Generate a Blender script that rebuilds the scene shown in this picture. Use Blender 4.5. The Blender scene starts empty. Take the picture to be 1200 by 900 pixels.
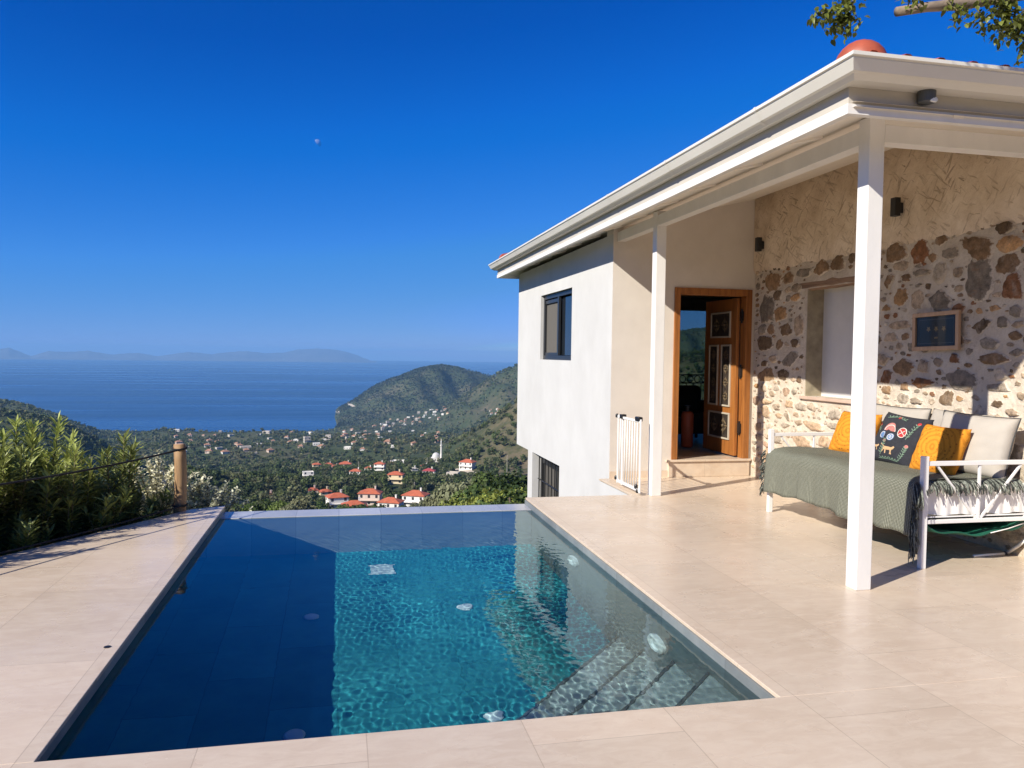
import bpy, bmesh, math, random
import numpy as np
from mathutils import Vector, Matrix, noise
PI = math.pi
rnd = random.Random(7)
RNG = np.random.default_rng(11)
scene = bpy.context.scene
COL = scene.collection

# ------------------------------------------------------------------ camera
F_PX, YAW, PITCH, ROLL, EYE = 925.32, math.radians(12.3136), math.radians(2.1369), math.radians(.81264), 1.5
def cam_axes():
    cy, sy = math.cos(YAW), math.sin(YAW)
    f0 = np.array([sy, cy, 0]); r0 = np.array([cy, -sy, 0]); u0 = np.array([0, 0, 1.])
    f = f0*math.cos(PITCH) - u0*math.sin(PITCH); u = u0*math.cos(PITCH) + f0*math.sin(PITCH)
    r = r0*math.cos(ROLL) + u*math.sin(ROLL); u2 = u*math.cos(ROLL) - r0*math.sin(ROLL)
    return r, u2, f
R_, U_, F_ = cam_axes()
cam = bpy.data.cameras.new('camera'); cam.sensor_width = 36; cam.lens = F_PX/1200*36
cam.clip_start = .05; cam.clip_end = 200000
co = bpy.data.objects.new('camera', cam); COL.objects.link(co)
m = Matrix(((R_[0], U_[0], -F_[0], 0), (R_[1], U_[1], -F_[1], 0), (R_[2], U_[2], -F_[2], EYE), (0, 0, 0, 1)))
co.matrix_world = m
scene.camera = co
def sight(px, py):
    """bearing (X per unit ground distance, Y, rise per unit ground distance) of a spot seen in the photograph"""
    d = R_*((px-600)/F_PX) + U_*((450-py)/F_PX) + F_
    g = math.hypot(d[0], d[1]); return d/g
def azim(px, py=420):
    d = sight(px, py); return math.degrees(math.atan2(d[0], d[1]))

# ------------------------------------------------------------------ mesh helpers
class MB:
    def __init__(s): s.v = []; s.f = []; s.m = []
    def add(s, vs, fs, mi=0):
        o = len(s.v); s.v += [tuple(v) for v in vs]; s.f += [tuple(i+o for i in f) for f in fs]; s.m += [mi]*len(fs); return s
    def box(s, x0, x1, y0, y1, z0, z1, mi=0, M=None):
        vs = [(x, y, z) for z in (z0, z1) for y in (y0, y1) for x in (x0, x1)]
        if M is not None: vs = [tuple(M @ Vector(v)) for v in vs]
        return s.add(vs, [(0, 2, 3, 1), (4, 5, 7, 6), (0, 1, 5, 4), (2, 6, 7, 3), (0, 4, 6, 2), (1, 3, 7, 5)], mi)
    def bar(s, a, b, w, h=None, mi=0, up=(0, 0, 1)):
        a, b = Vector(a), Vector(b); d = (b-a).normalized(); u = Vector(up)
        if abs(d.dot(u)) > .98: u = Vector((1, 0, 0))
        r = d.cross(u).normalized(); u = r.cross(d); h = h or w
        q = [(-1, -1), (1, -1), (1, 1), (-1, 1)]
        vs = [p + r*(i*w/2) + u*(j*h/2) for p in (a, b) for i, j in q]
        return s.add(vs, [(3, 2, 1, 0), (4, 5, 6, 7)] + [(i, (i+1) % 4, (i+1) % 4+4, i+4) for i in range(4)], mi)
    def tube(s, pts, rad, n=8, mi=0, caps=True):
        pts = [Vector(p) for p in pts]; k = len(pts)
        rad = rad if hasattr(rad, '__len__') else [rad]*k
        vs = []; pu = None
        for i, p in enumerate(pts):
            d = (pts[min(i+1, k-1)] - pts[max(i-1, 0)]).normalized()
            u = pu if pu is not None else (Vector((0, 0, 1)) if abs(d.z) < .9 else Vector((1, 0, 0)))
            r = d.cross(u).normalized(); u = r.cross(d).normalized(); pu = u
            vs += [p + (r*math.cos(2*PI*j/n) + u*math.sin(2*PI*j/n))*rad[i] for j in range(n)]
        fs = [(i*n+j, i*n+(j+1) % n, (i+1)*n+(j+1) % n, (i+1)*n+j) for i in range(k-1) for j in range(n)]
        if caps: fs += [tuple(range(n-1, -1, -1)), tuple(range((k-1)*n, k*n))]
        return s.add(vs, fs, mi)
    def lathe(s, c, prof, n=24, mi=0, M=None):
        vs = [(c[0]+r*math.cos(2*PI*j/n), c[1]+r*math.sin(2*PI*j/n), c[2]+z) for r, z in prof for j in range(n)]
        if M is not None: vs = [tuple(M @ Vector(v)) for v in vs]
        k = len(prof)
        fs = [(i*n+j, i*n+(j+1) % n, (i+1)*n+(j+1) % n, (i+1)*n+j) for i in range(k-1) for j in range(n)]
        fs += [tuple(range(n-1, -1, -1)), tuple(range((k-1)*n, k*n))]
        return s.add(vs, fs, mi)
    def prism(s, poly, z0, z1, mi=0):
        n = len(poly)
        vs = [(x, y, z0) for x, y in poly] + [(x, y, z1) for x, y in poly]
        return s.add(vs, [tuple(range(n-1, -1, -1)), tuple(range(n, 2*n))] + [(i, (i+1) % n, (i+1) % n+n, i+n) for i in range(n)], mi)
    def build(s, name, mats, parent=None, smooth=False, bevel=0):
        me = bpy.data.meshes.new(name); me.from_pydata(s.v, [], s.f)
        for mt in (mats if isinstance(mats, (list, tuple)) else [mats]): me.materials.append(mt)
        me.polygons.foreach_set('material_index', s.m)
        if smooth: me.polygons.foreach_set('use_smooth', [True]*len(s.f))
        me.update()
        o = bpy.data.objects.new(name, me); COL.objects.link(o)
        if parent is not None: o.parent = parent
        if bevel:
            b = o.modifiers.new('bevel', 'BEVEL'); b.width = bevel; b.segments = 2; b.limit_method = 'ANGLE'; b.angle_limit = .6
        return o
def tag(o, label=None, cat=None, group=None, kind=None):
    if label: o['label'] = label
    if cat: o['category'] = cat
    if group: o['group'] = group
    if kind: o['kind'] = kind
    return o
def empty(name, loc, label, cat, group=None, rz=0):
    o = bpy.data.objects.new(name, None); COL.objects.link(o); o.location = loc; o.rotation_euler = (0, 0, rz); o.empty_display_size = .1
    return tag(o, label, cat, group)
def keep(o, root):
    """parent without moving (root unrotated, parts modelled in world coordinates)"""
    o.parent = root; o.location = o.location - root.location; return o
def mesh_np(name, verts, quads, mats, cols=None, mi=None, smooth=False):
    me = bpy.data.meshes.new(name); k = quads.shape[1]
    me.vertices.add(len(verts)); me.vertices.foreach_set('co', np.ascontiguousarray(verts, np.float32).ravel())
    me.loops.add(quads.size); me.loops.foreach_set('vertex_index', np.ascontiguousarray(quads, np.int32).ravel())
    me.polygons.add(len(quads)); me.polygons.foreach_set('loop_start', np.arange(0, quads.size, k, dtype=np.int32))
    me.polygons.foreach_set('loop_total', np.full(len(quads), k, np.int32))
    for mt in mats: me.materials.append(mt)
    if mi is not None: me.polygons.foreach_set('material_index', np.asarray(mi, np.int32))
    if smooth: me.polygons.foreach_set('use_smooth', np.ones(len(quads), bool))
    if cols is not None:
        a = me.attributes.new('tint', 'FLOAT_COLOR', 'POINT')
        c = np.ones((len(verts), 4), np.float32); c[:, :3] = cols; a.data.foreach_set('color', c.ravel())
    me.update(calc_edges=True); me.validate()
    return me
def link(name, me, parent=None):
    o = bpy.data.objects.new(name, me); COL.objects.link(o)
    if parent is not None: o.parent = parent
    return o

# ------------------------------------------------------------------ materials
class NT:
    def __init__(s, name):
        s.m = bpy.data.materials.new(name); s.m.use_nodes = True; s.t = s.m.node_tree; s.n = s.t.nodes; s.l = s.t.links
        s.b = s.n['Principled BSDF']; s.out = s.n['Material Output']; s._co = None
    def new(s, ty, **kw):
        n = s.n.new(ty)
        for k, v in kw.items(): setattr(n, k, v)
        return n
    def lk(s, a, b): s.l.new(a, b)
    @property
    def co(s):
        if s._co is None: s._co = s.new('ShaderNodeTexCoord').outputs['Object']
        return s._co
    def map(s, scale=(1, 1, 1), loc=(0, 0, 0), rot=(0, 0, 0), src=None):
        n = s.new('ShaderNodeMapping'); n.inputs['Scale'].default_value = scale; n.inputs['Location'].default_value = loc; n.inputs['Rotation'].default_value = rot
        s.lk(src or s.co, n.inputs['Vector']); return n.outputs[0]
    def noise(s, scale, detail=4, rough=.55, vec=None, dist=0):
        n = s.new('ShaderNodeTexNoise'); n.inputs['Scale'].default_value = scale; n.inputs['Detail'].default_value = detail
        n.inputs['Roughness'].default_value = rough; n.inputs['Distortion'].default_value = dist
        s.lk(vec or s.co, n.inputs['Vector']); return n.outputs['Fac']
    def ramp(s, fac, stops, interp='LINEAR'):
        n = s.new('ShaderNodeValToRGB'); cr = n.color_ramp; cr.interpolation = interp
        while len(cr.elements) < len(stops): cr.elements.new(.5)
        for e, (p, c) in zip(cr.elements, stops):
            e.position = p; e.color = (c[0], c[1], c[2], 1) if hasattr(c, '__len__') else (c, c, c, 1)
        s.lk(fac, n.inputs['Fac']); return n.outputs['Color']
    def mix(s, fac, a, b, mode='MIX'):
        n = s.new('ShaderNodeMix', data_type='RGBA', blend_type=mode)
        for sock, v in ((n.inputs[0], fac), (n.inputs[6], a), (n.inputs[7], b)):
            if hasattr(v, 'is_output'): s.lk(v, sock)
            elif hasattr(v, '__len__'): sock.default_value = (v[0], v[1], v[2], 1)
            else: sock.default_value = v
        return n.outputs[2]
    def math(s, op, a, b=None, c=None):
        n = s.new('ShaderNodeMath', operation=op)
        for sock, v in zip(n.inputs, (a, b, c)):
            if v is None: continue
            if hasattr(v, 'is_output'): s.lk(v, sock)
            else: sock.default_value = v
        return n.outputs[0]
    def bump(s, h, strength=.3, dist=.01):
        n = s.new('ShaderNodeBump'); n.inputs['Strength'].default_value = strength; n.inputs['Distance'].default_value = dist
        s.lk(h, n.inputs['Height']); s.lk(n.outputs[0], s.b.inputs['Normal'])
    def set(s, color=None, rough=None, spec=None, metal=None):
        for k, v in (('Base Color', color), ('Roughness', rough), ('Specular IOR Level', spec), ('Metallic', metal)):
            if v is None: continue
            i = s.b.inputs[k]
            if hasattr(v, 'is_output'): s.lk(v, i)
            elif hasattr(v, '__len__'): i.default_value = (v[0], v[1], v[2], 1)
            else: i.default_value = v
        return s
def plain(name, c, rough=.5, var=.12, scale=6, bump=0, bscale=80, spec=.5, metal=0, stretch=(1, 1, 1)):
    t = NT(name); v = t.map(stretch)
    lo = [x*(1-var) for x in c]; hi = [min(1, x*(1+var)) for x in c]
    t.set(t.ramp(t.noise(scale, 5, .6, v), [(.3, lo), (.7, hi)]), rough, spec, metal)
    if bump: t.bump(t.noise(bscale, 4, .6, v), bump, .005)
    return t.m

def mat_deck():
    t = NT('travertine_paving')
    big = t.noise(.9, 5, .6); fine = t.noise(14, 6, .65, t.map((1, 1.6, 1))); vein = t.noise(5, 6, .7, t.map((1.2, 3.2, 1)), .8)
    c = t.ramp(big, [(.3, (.53, .422, .318)), (.7, (.645, .53, .415))])
    c = t.mix(t.ramp(vein, [(.42, 0), (.62, .5)]), c, (.68, .58, .46))
    c = t.mix(t.ramp(fine, [(.55, 0), (.72, .28)]), c, (.47, .37, .27))
    # slab to slab shade and joints
    br = t.new('ShaderNodeTexBrick'); br.offset = .5; br.inputs['Scale'].default_value = 1
    br.inputs['Brick Width'].default_value = 1.2; br.inputs['Row Height'].default_value = .625; br.inputs['Mortar Size'].default_value = .0022; br.inputs['Mortar Smooth'].default_value = .2
    br.inputs['Color1'].default_value = (.935, .935, .93, 1); br.inputs['Color2'].default_value = (1.04, 1.03, 1.02, 1); br.inputs['Mortar'].default_value = (1, 1, 1, 1)
    t.lk(t.map((1, 1, 1), (-3.11, 1.14, 0), (0, 0, PI/2)), br.inputs['Vector'])
    c = t.mix(1, c, br.outputs['Color'], 'MULTIPLY')
    c = t.mix(t.math('MULTIPLY', br.outputs['Fac'], .6), c, (.33, .26, .19))
    sp = t.new('ShaderNodeTexVoronoi'); sp.inputs['Scale'].default_value = 1.7; t.lk(t.co, sp.inputs['Vector'])
    c = t.mix(t.ramp(sp.outputs['Distance'], [(.012, 1), (.02, 0)]), c, (.16, .12, .09))
    t.set(c, t.ramp(t.noise(2.2, 4), [(.3, .22), (.7, .36)]), .3)
    h = t.math('SUBTRACT', t.math('MULTIPLY', fine, .25), t.math('MULTIPLY', br.outputs['Fac'], .6))
    t.bump(h, .1, .004); return t.m
def mat_plaster_white():
    t = NT('white_render'); n = t.noise(1.4, 6, .65, t.map((1, 1, .7)))
    c = t.ramp(n, [(.35, (.52, .516, .505)), (.65, (.575, .572, .562))])
    t.set(c, .85, .3); t.bump(t.math('ADD', t.noise(60, 5, .7), t.math('MULTIPLY', t.noise(7, 3), 1.5)), .25, .006); return t.m
def mat_plaster_cream():
    t = NT('cream_render'); n = t.noise(2, 5, .6)
    t.set(t.ramp(n, [(.35, (.62, .565, .50)), (.65, (.68, .625, .555))]), .8, .3); t.bump(t.math('ADD', t.noise(45, 5, .7), t.noise(5, 3)), .3, .006); return t.m
def mat_rough_plaster():
    t = NT('trowelled_plaster'); n = t.noise(3.4, 7, .7)
    c = t.ramp(n, [(.3, (.60, .475, .345)), (.7, (.84, .72, .58))])
    # crossing trowel strokes
    hs = None
    for ang, off, sc in ((.8, 0, 1), (-.75, 3.1, 1.15), (1.15, 7.7, .9), (-.4, 5.3, 1.1)):
        v = t.map((1, 1, 1), (off, off, off), (ang, 0, 0))
        v2 = t.map((1, 34*sc, 5.5*sc), (off, off*2, off), (0, 0, 0), v)
        s_ = t.ramp(t.noise(1, 2, .5, v2, .6), [(.635, 0), (.69, 1)])
        hs = s_ if hs is None else t.math('MAXIMUM', hs, s_)
    msk = t.ramp(t.noise(3.5, 3), [(.4, .25), (.6, .9)])
    hs = t.math('MULTIPLY', hs, msk)
    t.set(t.mix(t.math('MULTIPLY', hs, .62), c, (.30, .21, .135)), .9, .2)
    t.bump(t.math('SUBTRACT', t.math('MULTIPLY', t.noise(18, 6, .7), .8), t.math('MULTIPLY', hs, 1.2)), .55, .02); return t.m
def mat_mortar():
    t = NT('lime_mortar'); n = t.noise(5, 7, .7)
    c = t.ramp(n, [(.3, (.58, .50, .40)), (.7, (.74, .66, .55))])
    c = t.mix(t.ramp(t.noise(26, 5, .7), [(.56, 0), (.7, .55)]), c, (.36, .29, .22))
    c = t.mix(t.ramp(t.noise(2.1, 6, .7, t.map((1, 1, 1), (3, 8, 1))), [(.45, 0), (.65, .55)]), c, (.42, .33, .245))
    t.set(c, .9, .2); t.bump(t.math('ADD', t.noise(9, 8, .75), t.math('MULTIPLY', t.noise(40, 5, .7), .4)), .8, .03); return t.m
def mat_stone():
    t = NT('field_stone'); a = t.new('ShaderNodeAttribute', attribute_name='tint'); e = t.new('ShaderNodeAttribute', attribute_name='worn')
    n = t.noise(16, 8, .75); c = t.mix(1, a.outputs['Color'], t.ramp(n, [(.3, .42), (.7, 1.6)]), 'MULTIPLY')
    c = t.mix(t.ramp(t.noise(8, 7, .72, dist=.6), [(.52, 0), (.68, .6)]), c, (.40, .33, .26))
    c = t.mix(t.ramp(t.noise(11, 6, .7, t.map((1, 1, 1), (5, 2, 9))), [(.56, 0), (.68, .7)]), c, (.13, .095, .065))
    c = t.mix(t.ramp(t.noise(6, 5, .7, t.map((1, 1, 2.5), (1, 7, 3))), [(.6, 0), (.7, .5)]), c, (.30, .155, .075))
    # lime mortar smeared unevenly over the rims
    k = t.math('ADD', e.outputs['Fac'], t.math('MULTIPLY', t.math('SUBTRACT', t.noise(20, 6, .7), .5), 2.3))
    mort = t.ramp(t.noise(5, 7, .7), [(.3, (.58, .50, .40)), (.7, (.74, .66, .55))])
    c = t.mix(t.ramp(k, [(.18, 1), (.52, 0)]), c, mort)
    t.set(c, .88, .2); t.bump(t.math('ADD', n, t.noise(60, 4, .7)), .9, .012); return t.m
def mat_tile(name, lo, hi):
    t = NT(name); n = t.noise(2.5, 6, .65)
    c = t.ramp(n, [(.3, lo), (.7, hi)])
    tc = t.new('ShaderNodeTexCoord'); 
    br = t.new('ShaderNodeTexBrick'); br.offset = .5; br.inputs['Scale'].default_value = 1
    br.inputs['Brick Width'].default_value = .8; br.inputs['Row Height'].default_value = .4; br.inputs['Mortar Size'].default_value = .004
    br.inputs['Color1'].default_value = (.8, .8, .8, 1); br.inputs['Color2'].default_value = (1.15, 1.15, 1.15, 1); br.inputs['Mortar'].default_value = (.7, .7, .7, 1)
    t.lk(t.map((1, 1, 1), (0, 0, 0), (0, 0, PI/2)), br.inputs['Vector'])
    c = t.mix(1, c, br.outputs['Color'], 'MULTIPLY')
    t.set(c, .4, .4); return t.m
def mat_water():
    t = NT('pool_water'); t.n.remove(t.b)
    g = t.new('ShaderNodeBsdfGlass'); g.inputs['IOR'].default_value = 1.33; g.inputs['Roughness'].default_value = 0; g.inputs['Color'].default_value = WATER_TINT
    t.lk(g.outputs[0], t.out.inputs['Surface']); return t.m
WATER_TINT = (.80, .95, .985, 1)
def mat_wood(name, c, dark, scale=3, stretch=(9, 9, .6), rough=.45):
    t = NT(name); n = t.noise(scale, 6, .65, t.map(stretch), .4)
    t.set(t.ramp(n, [(.3, dark), (.55, c), (.75, [min(1, x*1.2) for x in c])]), rough, .45); t.bump(n, .15, .003); return t.m
def mat_leaf(name, c, var=.35, trans=.25, rough=.5, use_tint=False, spec=.3):
    t = NT(name)
    oi = t.new('ShaderNodeObjectInfo')
    g = t.new('ShaderNodeNewGeometry')
    n = t.new('ShaderNodeTexNoise'); n.inputs['Scale'].default_value = 1.3; n.inputs['Detail'].default_value = 3; t.lk(g.outputs['Position'], n.inputs['Vector'])
    lo = [x*(1-var) for x in c]; hi = [min(1, x*(1+var)) for x in c]
    col = t.ramp(n.outputs['Fac'], [(.35, lo), (.65, hi)])
    if use_tint:
        a = t.new('ShaderNodeAttribute', attribute_name='tint'); col = t.mix(1, col, a.outputs['Color'], 'MULTIPLY')
    col = t.mix(1, col, t.ramp(oi.outputs['Random'], [(0, (.75, .78, .75)), (1, (1.25, 1.2, 1.1))]), 'MULTIPLY')
    t.set(col, rough, spec)
    if trans:
        tr = t.new('ShaderNodeBsdfTranslucent'); t.lk(col, tr.inputs['Color'])
        mx = t.new('ShaderNodeMixShader'); mx.inputs[0].default_value = trans
        t.lk(t.b.outputs[0], mx.inputs[1]); t.lk(tr.outputs[0], mx.inputs[2]); t.lk(mx.outputs[0], t.out.inputs['Surface'])
    return t.m
def mat_terrain():
    t = NT('hillside_ground'); g = t.new('ShaderNodeNewGeometry'); P = g.outputs['Position']
    a = t.new('ShaderNodeAttribute', attribute_name='tint')
    n1 = t.noise(.012, 7, .65, P); n2 = t.noise(.09, 5, .65, P); n3 = t.noise(.4, 3, .6, P)
    c = t.ramp(n1, [(.3, (.044, .062, .024)), (.5, (.066, .078, .034)), (.68, (.115, .100, .058))])
    c = t.mix(t.ramp(n2, [(.45, 0), (.6, .75)]), c, (.038, .055, .022))
    c = t.mix(t.ramp(n3, [(.5, 0), (.62, .5)]), c, (.03, .045, .02))
    bare = t.ramp(t.math('MULTIPLY', t.noise(.02, 6, .7, P), 1), [(.35, (.13, .10, .062)), (.65, (.22, .165, .11))])
    sep = t.new('ShaderNodeSeparateColor'); t.lk(a.outputs['Color'], sep.inputs[0])
    bf = t.math('MULTIPLY', sep.outputs[0], t.ramp(n2, [(.4, 1), (.6, .25)]))
    c = t.mix(bf, c, bare)
    t.set(c, .95, .1); return t.m
def mat_sea():
    t = NT('sea_water'); g = t.new('ShaderNodeNewGeometry'); P = g.outputs['Position']
    st = t.noise(.0011, 4, .6, t.map((.3, 1.5, 1), (0, 0, 0), (0, 0, .35), src=P), 1.4)
    t.set(t.ramp(st, [(.38, (.004, .036, .115)), (.62, (.012, .066, .16))]), t.ramp(st, [(.38, .24), (.62, .5)]), .5)
    n = t.noise(.06, 4, .6, t.map((.6, 1.3, 1), src=P)); t.bump(n, .16, 3.0); return t.m
def mat_throw():
    t = NT('sage_throw'); u = t.new('ShaderNodeUVMap').outputs[0]
    w1 = t.new('ShaderNodeTexWave', wave_type='BANDS', bands_direction='X'); w1.inputs['Scale'].default_value = 30; w1.inputs['Distortion'].default_value = .6; t.lk(u, w1.inputs[0])
    w2 = t.new('ShaderNodeTexWave', wave_type='BANDS', bands_direction='Y'); w2.inputs['Scale'].default_value = 21; w2.inputs['Distortion'].default_value = .6; t.lk(u, w2.inputs[0])
    k = t.math('MULTIPLY', w1.outputs['Fac'], w2.outputs['Fac'])
    k = t.math('ADD', k, t.math('MULTIPLY', t.noise(130, 4, .7), .7))
    c = t.ramp(k, [(.3, (.06, .066, .047)), (.6, (.145, .150, .115)), (1.0, (.34, .34, .28))])
    t.set(c, .95, .1); t.bump(k, .5, .004); return t.m
def mat_orange():
    t = NT('embroidered_orange'); u = t.new('ShaderNodeUVMap').outputs[0]
    w = t.new('ShaderNodeTexWave', wave_type='RINGS', rings_direction='SPHERICAL'); w.inputs['Scale'].default_value = 3.2; w.inputs['Distortion'].default_value = 1.0; w.inputs['Detail Scale'].default_value = 6
    t.lk(t.map((1, 1, 1), (-.5, -.5, 0), src=u), w.inputs[0])
    v = t.new('ShaderNodeTexVoronoi'); v.inputs['Scale'].default_value = 13; v.inputs['Randomness'].default_value = .35; t.lk(u, v.inputs['Vector'])
    c = t.mix(t.ramp(w.outputs['Fac'], [(.62, 0), (.8, .45)]), (.62, .25, .025), (.36, .12, .012))
    c = t.mix(t.ramp(v.outputs['Distance'], [(.16, .9), (.24, 0)]), c, (.26, .085, .012))
    t.set(c, .9, .15); t.bump(t.math('ADD', w.outputs['Fac'], t.noise(70, 4)), .4, .004); return t.m

M = {}
M['deck'] = mat_deck(); M['white'] = mat_plaster_white(); M['cream'] = mat_plaster_cream(); M['rough'] = mat_rough_plaster()
M['mortar'] = mat_mortar(); M['stone'] = mat_stone(); M['tile'] = mat_tile('grey_pool_tile', (.16, .18, .19), (.26, .28, .285)); M['floor_tile'] = mat_tile('blue_green_pool_floor_tile', (.026, .225, .255), (.05, .33, .355)); M['riser_shade'] = plain('dark_riser_shade', (.10, .11, .115), .5, .2, 4); M['step_tile'] = mat_tile('pale_grey_step_tile', (.26, .295, .285), (.38, .415, .40))
M['wet_tile'] = mat_tile('wet_grey_tile', (.38, .385, .41), (.48, .485, .50)); M['wet_tile'].node_tree.nodes['Principled BSDF'].inputs['Roughness'].default_value = .22; M['water'] = mat_water()
M['paint'] = plain('white_paint', (.75, .735, .705), .42, .06, 5, .12, 60, stretch=(1, 1, .35))
M['paint_steel'] = plain('white_lacquered_steel', (.78, .77, .75), .3, .03, 3)
M['gutter'] = plain('off_white_gutter', (.70, .675, .61), .35, .05, 2)
M['fascia'] = plain('pale_fascia_board', (.52, .48, .415), .5, .08, 3, stretch=(1, 1, 4))
M['sleeve'] = plain('grey_gutter_sleeve', (.46, .43, .37), .5, .1)
M['ceiling'] = plain('painted_soffit', (.82, .77, .69), .6, .05, 3)
M['concrete'] = plain('concrete', (.42, .38, .33), .9, .15, 3, .3)
M['clay'] = plain('red_clay_tile', (.42, .085, .04), .5, .25, 5, .2, 40)
M['glazed_clay'] = plain('glazed_red_clay', (.33, .075, .038), .42, .25, 9, .15, 30)
M['door'] = mat_wood('varnished_pine', (.33, .125, .03), (.18, .06, .014))
M['carved'] = plain('dark_carved_panel', (.035, .026, .02), .6, .4, 14, .8, 22)
M['ornament'] = plain('painted_floral_relief', (.10, .07, .036), .6, .5, 20)
M['panel_trim'] = plain('ivory_trim', (.45, .40, .32), .5, .08)
M['black'] = plain('black_metal', (.012, .012, .013), .4, .2)
M['dark_frame'] = plain('anthracite_frame', (.02, .022, .026), .35, .1)
M['grey_metal'] = plain('grey_lamp_housing', (.075, .08, .08), .5, .1)
M['lens'] = plain('white_lamp_lens', (.8, .8, .78), .3, .02)
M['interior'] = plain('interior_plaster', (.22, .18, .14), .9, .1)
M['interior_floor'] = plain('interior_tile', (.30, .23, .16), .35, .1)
M['armchair'] = plain('black_upholstery', (.015, .013, .012), .8, .2)
M['rust'] = plain('rust_lacquer', (.28, .06, .025), .5, .2)
M['grey_cloth'] = plain('stone_grey_linen', (.40, .365, .32), .95, .06, 5, .35, 220)
M['piping'] = plain('dark_piping', (.05, .048, .048), .9, .1)
M['navy_cloth'] = plain('charcoal_cotton', (.022, .023, .03), .95, .2, 40, .3, 200)
M['sheet'] = plain('white_valance', (.78, .755, .72), .9, .03)
M['mattress'] = plain('mattress_ticking', (.6, .57, .53), .9, .05)
M['throw'] = mat_throw(); M['orange'] = mat_orange()
M['fringe_dark'] = plain('charcoal_fringe', (.03, .034, .03), .95, .8, 60)
M['fringe_pale'] = plain('sage_fringe', (.17, .185, .155), .95, .7, 60)
M['green_nylon'] = plain('green_nylon', (.006, .085, .05), .55, .15)
M['oak'] = mat_wood('light_oak_frame', (.50, .32, .19), (.40, .25, .14))
M['picture'] = plain('dark_picture_mount', (.012, .018, .022), .5, .3, 5)
M['gold'] = plain('gilt_motif', (.30, .20, .08), .5, .3, 60)
M['log'] = mat_wood('weathered_pole', (.33, .205, .10), (.15, .085, .04), 4, (7, 7, .7), .7)
M['rope'] = plain('black_rope', (.015, .014, .013), .9, .4, 60, .5, 120)
M['grey_panel'] = plain('white_painted_panel', (.62, .61, .60), .6, .04)
M['lintel'] = mat_wood('old_timber', (.30, .19, .12), (.14, .085, .055), 3, (8, .6, 8), .85)
M['sill'] = plain('pink_stone_sill', (.52, .38, .30), .6, .1)
M['old_plaster'] = plain('aged_plaster_reveal', (.34, .29, .20), .9, .3, 7, .6, 30)
for k, c in (('red', (.40, .03, .03)), ('blue', (.10, .19, .36)), ('rose', (.42, .16, .14)), ('tan', (.52, .33, .17)), ('sprig', (.16, .24, .17)), ('pale', (.62, .58, .52))):
    M['thread_'+k] = plain('thread_'+k, c, .9, .15, 90)
def glass(name, tint, rough=.02):
    t = NT(name); t.set(tint, rough, .8); return t.m
M['window_glass'] = glass('dark_window_glass', (.012, .016, .022))
M['blind'] = plain('pale_blind', (.115, .105, .09), .8, .05, 3, stretch=(1, 12, 1))
M['bark'] = plain('grey_bark', (.20, .155, .115), .9, .45, 9, .9, 30, stretch=(1, 1, 1))
M['leaf_ol'] = mat_leaf('oleander_leaf', (.185, .220, .075), .35, .3, .40, True)
M['leaf_silver'] = mat_leaf('silver_leaf', (.56, .55, .42), .25, .25, .6, True)
M['leaf_branch'] = mat_leaf('branch_leaf', (.145, .165, .036), .35, .35, .4, True)
M['stem'] = plain('green_brown_stem', (.13, .11, .05), .8, .3, 20)
M['trunk'] = plain('tree_trunk', (.11, .085, .06), .9, .3, 3)
M['leaf_dark'] = mat_leaf('dark_green_leaf', (.068, .106, .030), .3, .3, .6, True)
M['leaf_mid'] = mat_leaf('mid_green_leaf', (.118, .165, .044), .3, .32, .55, True)
M['leaf_olive'] = mat_leaf('olive_leaf', (.20, .21, .125), .25, .3, .6, True)
M['leaf_lime'] = mat_leaf('fresh_green_leaf', (.21, .245, .055), .3, .25, .55, True)
M['wood_mass'] = mat_leaf('woodland_leaf', (1.1, 1.1, 1.1), .15, .32, .7, True)
M['terrain'] = mat_terrain(); M['sea'] = mat_sea()
M['islands'] = plain('bare_island_slopes', (.10, .10, .105), .95, .3, .0015)
M['h_white'] = plain('house_white', (.74, .71, .66), .85, .05, .5)
M['h_cream'] = plain('house_cream', (.66, .55, .36), .85, .05, .5)
M['h_pink'] = plain('house_pale_pink', (.62, .50, .42), .85, .05, .5)
M['h_grey'] = plain('house_concrete', (.50, .45, .39), .9, .1, .5)
M['h_roof'] = plain('village_roof_tile', (.46, .12, .055), .7, .2, .7)
M['h_roof_dark'] = plain('crimson_roof_tile', (.36, .06, .055), .7, .2, .7)
M['h_tile'] = plain('weathered_roof_tile', (.36, .19, .115), .8, .2, .7)
M['h_dark'] = plain('dark_window_opening', (.035, .035, .04), .4, .2)
M['h_lead'] = plain('pale_grey_dome', (.50, .50, .48), .6, .05, .5)
M['road'] = plain('pale_track', (.42, .36, .28), .9, .1, .3)

# ------------------------------------------------------------------ light, sky, air
SUN_DIR = Vector((-1, -.54, .73)).normalized()         # towards the sun
SUN_EL = math.asin(SUN_DIR.z); SUN_AZ = math.atan2(SUN_DIR.x, SUN_DIR.y)
sl = bpy.data.lights.new('sun', 'SUN'); sl.energy = 4.0; sl.angle = math.radians(.53); sl.color = (1, .935, .82)
so = bpy.data.objects.new('sun', sl); COL.objects.link(so)
so.rotation_euler = SUN_DIR.to_track_quat('Z', 'Y').to_euler()
sl.cycles.is_caustics_light = True
w = bpy.data.worlds.new('World'); scene.world = w; w.use_nodes = True
nt = w.node_tree; bg = nt.nodes['Background']; sky = nt.nodes.new('ShaderNodeTexSky'); sky.sky_type = 'NISHITA'; sky.sun_disc = False
sky.sun_elevation = SUN_EL; sky.sun_rotation = SUN_AZ; sky.altitude = 200; sky.air_density = .7; sky.dust_density = 0; sky.ozone_density = 3.0
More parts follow.
